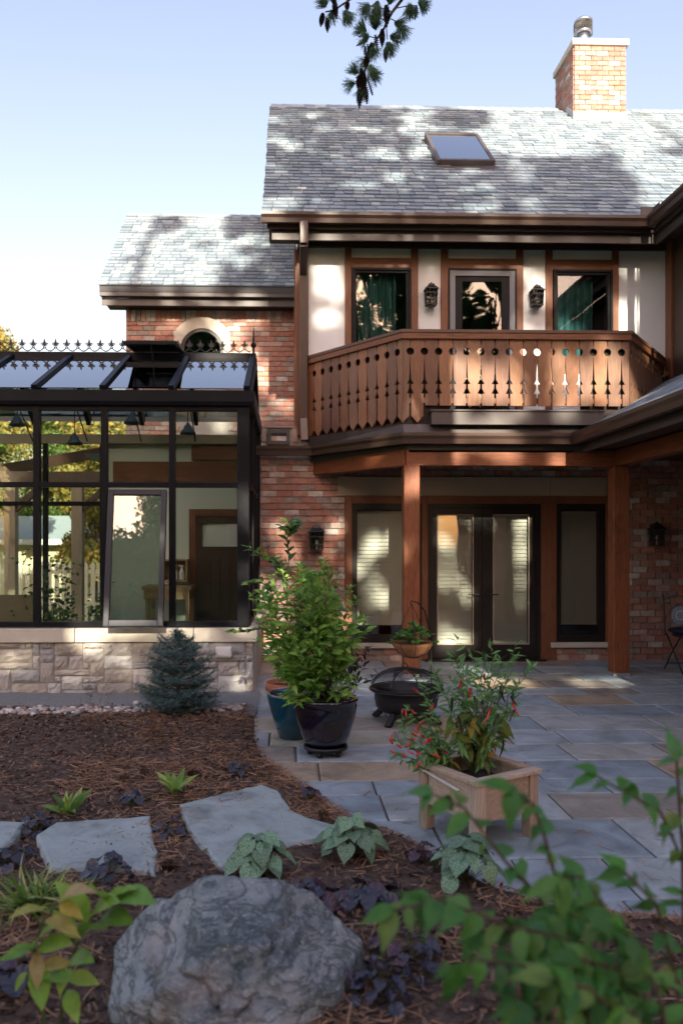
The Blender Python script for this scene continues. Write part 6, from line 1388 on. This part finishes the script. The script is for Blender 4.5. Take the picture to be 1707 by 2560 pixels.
# ------------------------------------------------------------------ trees
def leafcloud(C, size, jit=.5):
    n = len(C); C = np.asarray(C, dtype=np.float32); s = size * NR.uniform(.6, 1.3, n)[:, None]
    a = NR.normal(size=(n, 3)); a /= np.linalg.norm(a, axis=1)[:, None]; b = np.cross(a, NR.normal(size=(n, 3))); b /= np.linalg.norm(b, axis=1)[:, None]
    V = np.stack([C - a * s * .5, C + b * s * .3, C + a * s * .5, C - b * s * .3], 1).reshape(-1, 3); F = np.arange(4 * n).reshape(n, 4); return V, F, NR.random(n)
def tree(name, lab, x, y, h, r, m, n, size, z0=-.1, crown0=.3, grp=None, blobs=26, sq=1.0):
    t = thing(name, lab, 'tree', (x, y, z0), grp); q = MB(); q.tube([(x, y, z0), (x + .1, y, z0 + h * .4), (x, y, z0 + h * .85)], [h * .022, h * .016, h * .004], 8)
    C = []
    for k in range(blobs):
        a = R.uniform(0, 6.28); f = R.uniform(crown0, 1.0); rr = r * math.sqrt(R.random()) * (1 - .55 * abs(f - .55) / .45) ; c = np.array([x + rr * math.cos(a), y + rr * math.sin(a) * sq, z0 + h * f]); q.tube([(x, y, z0 + h * max(.2, f - .25)), tuple(c)], [h * .006, .01], 4, False)
        d = NR.normal(size=(n // blobs, 3)); d /= np.linalg.norm(d, axis=1)[:, None]; C.append(c + d * (NR.random((n // blobs, 1)) ** .4) * r * R.uniform(.22, .36))
    q.build('trunk', m_bark, t); V, F, rn = leafcloud(np.concatenate(C), size); o = fast('crown', V, F, m, t, rnd=rn); o['kind'] = 'stuff'
lt_yel = leafm('autumn_leaf', [(0.374, 0.286, 0.064), (0.286, 0.264, 0.080), (0.440, 0.308, 0.080), (0.198, 0.242, 0.080)], .6, .4); lt_grn = leafm('tree_leaf', [(.09, .16, .03), (.12, .20, .04), (.07, .13, .03), (.20, .24, .05)], .6, .35); lt_dk = leafm('dark_leaf', [(0.051, 0.119, 0.034), (0.076, 0.153, 0.043), (0.043, 0.093, 0.034)], .6, .2)
tree('yellow_tree', 'yellow autumn tree rising above the left end of the glasshouse', -13.2, 32, 12.2, 3.4, lt_yel, 30000, .17)
for k, (x, y, h, r, m, lab) in enumerate(((-7.5, 27, 7.0, 3.0, lt_grn, 'green tree seen through the middle of the glasshouse'), (-10.5, 26, 7.4, 3.0, lt_yel, 'yellow green tree seen through the left bays'), (-13.5, 27, 8.5, 3.2, lt_grn, 'green tree beyond the far left of the glasshouse'), (-5.2, 21.5, 5.4, 1.9, lt_yel, 'young yellow tree nearest the wing beyond the glass'), (-8.2, 19.5, 5.5, 1.6, lt_grn, 'small green tree by the picket fence'), (-17, 30, 9, 4, lt_grn, 'broad green tree far left beyond the fence'))):
    tree('garden_tree', lab, x, y, h, r, m, 17000, .15, crown0=.22, grp='trees beyond the glasshouse')

# unseen trees behind the camera, shaped to shade the garden and mirror in glass
def wXH(u, v, Y): p = at(u, v, Y); return p.x, p.z + TS * (p.y + 10)
def rXH(u, v, ye, ze):
    d = ray(u, v); t = (ze - .9 * ye - CAMH) / (d.z - .9 * d.y); return d.x * t, CAMH + d.z * t + TS * (d.y * t + 10)
LIT = []; DARK = []
def spots(lst, f, out, grow):
    for u, v, ru, rv_ in lst:
        x, h = f(u, v); x1, h1 = f(u + ru, v - rv_); out.append((x, h, abs(x1 - x) + grow, abs(h1 - h) + grow))
wall = lambda u, v: wXH(u, v, YW)
spots([(740, 1392, 45, 32), (690, 1335, 25, 15), (838, 1330, 26, 20), (690, 1490, 40, 50), (680, 1580, 30, 60), (925, 1352, 22, 18), (955, 1470, 15, 26), (900, 1405, 10, 14), (1120, 1362, 16, 20), (1140, 1596, 30, 14),
       (1290, 1345, 12, 18), (1260, 1430, 10, 14), (1290, 1500, 8, 12), (1110, 1440, 12, 16), (1160, 1490, 12, 16), (1270, 1590, 24, 10), (1300, 1420, 8, 30), (1362, 1340, 10, 50), (1010, 1320, 20, 30), (1060, 1330, 8, 50), (870, 1560, 12, 60), (812, 680, 24, 28), (838, 735, 10, 12), (812, 800, 30, 16), (1072, 652, 20, 6), (1060, 690, 8, 20), (1575, 672, 26, 22), (1572, 790, 14, 20), (1600, 790, 10, 26), (1560, 835, 12, 20), (1610, 870, 10, 16),
       (1040, 655, 14, 8), (1215, 655, 30, 7), (1530, 760, 10, 40), (960, 655, 40, 6), (1420, 655, 30, 6)], wall, LIT, .11)
balf = lambda u, v: wXH(u, v, 9.2)
spots([(1060, 985, 14, 40), (1112, 950, 20, 40), (1140, 995, 30, 14), (1190, 960, 30, 36), (1240, 985, 20, 30), (1292, 925, 30, 40), (1335, 985, 50, 22), (1420, 915, 30, 50), (1425, 990, 40, 14), (1510, 905, 34, 56), (1530, 990, 24, 24), (1600, 960, 24, 50), (900, 1010, 12, 16), (960, 1075, 20, 8), (1120, 1140, 34, 26), (1290, 1140, 60, 16), (1410, 1140, 44, 22), (1400, 1040, 60, 14), (1270, 1040, 40, 12), (1120, 1040, 20, 12), (1200, 1095, 60, 6)], balf, LIT, .12)
solf = lambda u, v: wXH(u, v, YS)
spots([(20, 1660, 40, 14), (50, 1635, 24, 18), (150, 1600, 60, 14), (300, 1590, 70, 12), (470, 1590, 60, 12), (250, 1640, 24, 14), (150, 1690, 30, 14), (330, 1680, 40, 16), (600, 1690, 20, 24), (560, 1720, 30, 14), (610, 1240, 8, 20), (600, 1420, 10, 26), (612, 1520, 10, 40), (380, 1520, 10, 60), (408, 1350, 6, 30), (440, 1560, 50, 8), (590, 1640, 12, 12), (90, 1480, 8, 30)], solf, LIT, .07)
spots([(655, 962, 30, 34), (690, 985, 20, 10), (345, 870, 16, 22), (415, 812, 24, 12), (500, 860, 10, 10), (590, 820, 16, 14), (640, 800, 20, 20), (690, 900, 14, 24), (640, 1040, 20, 14)], lambda u, v: wXH(u, v, 13.5), LIT, .12)
mr = lambda u, v: rXH(u, v, YE, ZE)
spots([(700, 345, 34, 9), (690, 298, 26, 7), (775, 288, 30, 7), (820, 322, 20, 6), (985, 388, 55, 14), (1000, 440, 34, 16), (1018, 476, 20, 10), (780, 507, 70, 9), (905, 462, 24, 7), (1010, 330, 46, 18), (1310, 505, 50, 10), (1180, 520, 24, 8), (1230, 470, 26, 6), (1130, 440, 20, 6), (1640, 455, 50, 20), (1690, 500, 40, 30)], mr, LIT, .14)
wr = lambda u, v: rXH(u, v, YE2, ZE2)
spots([(560, 640, 30, 7), (620, 600, 14, 7), (700, 690, 14, 10)], wr, LIT, .12)
spots([(1150, 300, 60, 14), (1130, 285, 30, 20), (1080, 260, 30, 8)], mr, DARK, .05)
def near(X, H, lst, n):
    o = np.full(X.shape, -9.)
    for x, h, rx, rh in lst: o = np.maximum(o, 1 - np.hypot((X - x) / rx, (H - h) / rh) + (n - .5) * .9)
    return o
def fold_shadow(X, H):
    """chance that the canopy covers the sun ray that would land at facade position X, height class H"""
    n1 = vnoise(X, H, .9, 21); n2 = vnoise(X, H, 2.6, 22); nn = .6 * n1 + .4 * n2; n3 = vnoise(X, H, 3.4, 23)
    th = np.full(X.shape, .66)
    th = np.where(H < 8.2, 1.2, th)
    th = np.where((H >= 14.7) & (X > -.42) & (X < 1.9), .74, th)
    th = np.where((X > 1.85) & (X < 3.4) & (H > 9.0) & (H < 11.2), .84, th)
    d1, h1 = mr(1300, 395)[1], mr(1300, 262)[1]
    th = np.where((H >= 14.7) & (H < d1) & (X >= 1.9) & (X < 5.0), .74, th)
    th = np.where((H >= d1) & (X >= 1.9), .14, th)
    th = np.where((H >= 14.7) & (X >= 5.0), .2, th)
    th = np.where((H >= 16.1) & (X <= -.42), np.where(X > -1.15, .68, .26), th)
    b0, b1 = wr(400, 652)[1], wr(400, 608)[1]
    th = np.where((H >= b0) & (H < b1) & (X < -.9) & (X > -2.9), .60, th)
    th = np.where((X > 5.7) & (H > 8.2), np.where(H < 12.4, .62, .25), th)
    th = np.where((H >= 8.2) & (H < 8.62) & (X > .7) & (X < 4.1), .30, th)
    th = np.where(near(X, H, DARK, n3) > .1, 1.2, th)
    th = np.where((near(X, H, LIT, n3) > .1) & (H > 8.2), -1, th)
    return nn < th
YT = -17.0
def backdrop_trees():
    dz = TS * (-10 - YT)
    n = 62000; X = NR.uniform(-6.5, 8.5, n); H = NR.uniform(7.2, 21, n); k = fold_shadow(X, H); X, H = X[k], H[k]
    Y = YT + NR.uniform(-2.2, 2.2, len(X))
    Z = H + TS * (Y + 10) * -1
    P = np.stack([X, Y, Z], 1); tx = [-5.2, -2.6, .2, 2.9, 6.4]
    labs = ['tall pine far left behind the viewpoint', 'tall pine left behind the viewpoint', 'tall pine straight behind the viewpoint', 'tall pine right behind the viewpoint', 'tall pine far right behind the viewpoint']
    own = np.argmin(np.abs(P[:, 0:1] - np.array(tx)[None, :]) + NR.normal(0, .25, (len(P), 5)), 1)
    for i, x in enumerate(tx):
        t = thing('tall_pine', labs[i], 'pine tree', (x, YT, -.1), 'tall pines behind the viewpoint'); Q = P[own == i]; q = MB(); q.tube([(x, YT, -.1), (x + .1, YT, 12), (x, YT, 20.5 + dz)], [.32, .22, .03], 10)
        for c in Q[::60]: q.tube([(x, YT, max(1, c[2] - .5)), tuple(c)], [.035, .01], 4, False)
        q.build('trunk', m_bark, t)
        C = np.repeat(Q, 4, 0) + NR.normal(0, .06, (len(Q) * 4, 3)); V, F, rn = leafcloud(C, .19); o = fast('crown', V, F, lt_dk, t, rnd=rn); o['kind'] = 'stuff'
    h = thing('shade_hedge', 'unseen evergreen hedge added behind the viewpoint to shade the garden', 'hedge', (0, YT, -.1))  # unseen mass added to keep the near garden out of the sun
    q = MB()
    x = -13.
    while x < 6.3:
        wv = R.uniform(.8, 1.5); q.box(x, x + wv + .1, YT - .6, YT + .2, -.1, dz + 7.55 + R.uniform(0, .5)); x += wv
    q.build('shade_core', m_bark, h)  # solid boxes added inside the hedge to block the sun
    C = np.stack([NR.uniform(-13.2, 6.8, 38000), YT - .2 + NR.normal(0, .55, 38000), (8.1 + dz) * NR.random(38000) ** .7], 1); V, F, rn = leafcloud(C, .28); o = fast('foliage', V, F, lt_dk, h, rnd=rn); o['kind'] = 'stuff'
backdrop_trees()
tree('reflection_tree', 'added dark tree far right behind the viewpoint, mirrored in the balcony door', 9.6, -16, 15, 3.2, lt_dk, 9000, .34)  # unseen tree added so the balcony door reflects something dark
tree('reflection_tree', 'added dark tree far left behind the viewpoint, mirrored in the glasshouse', -12.5, -15, 15, 4.5, lt_dk, 14000, .36)  # unseen tree added to keep bright sky out of the glasshouse reflections
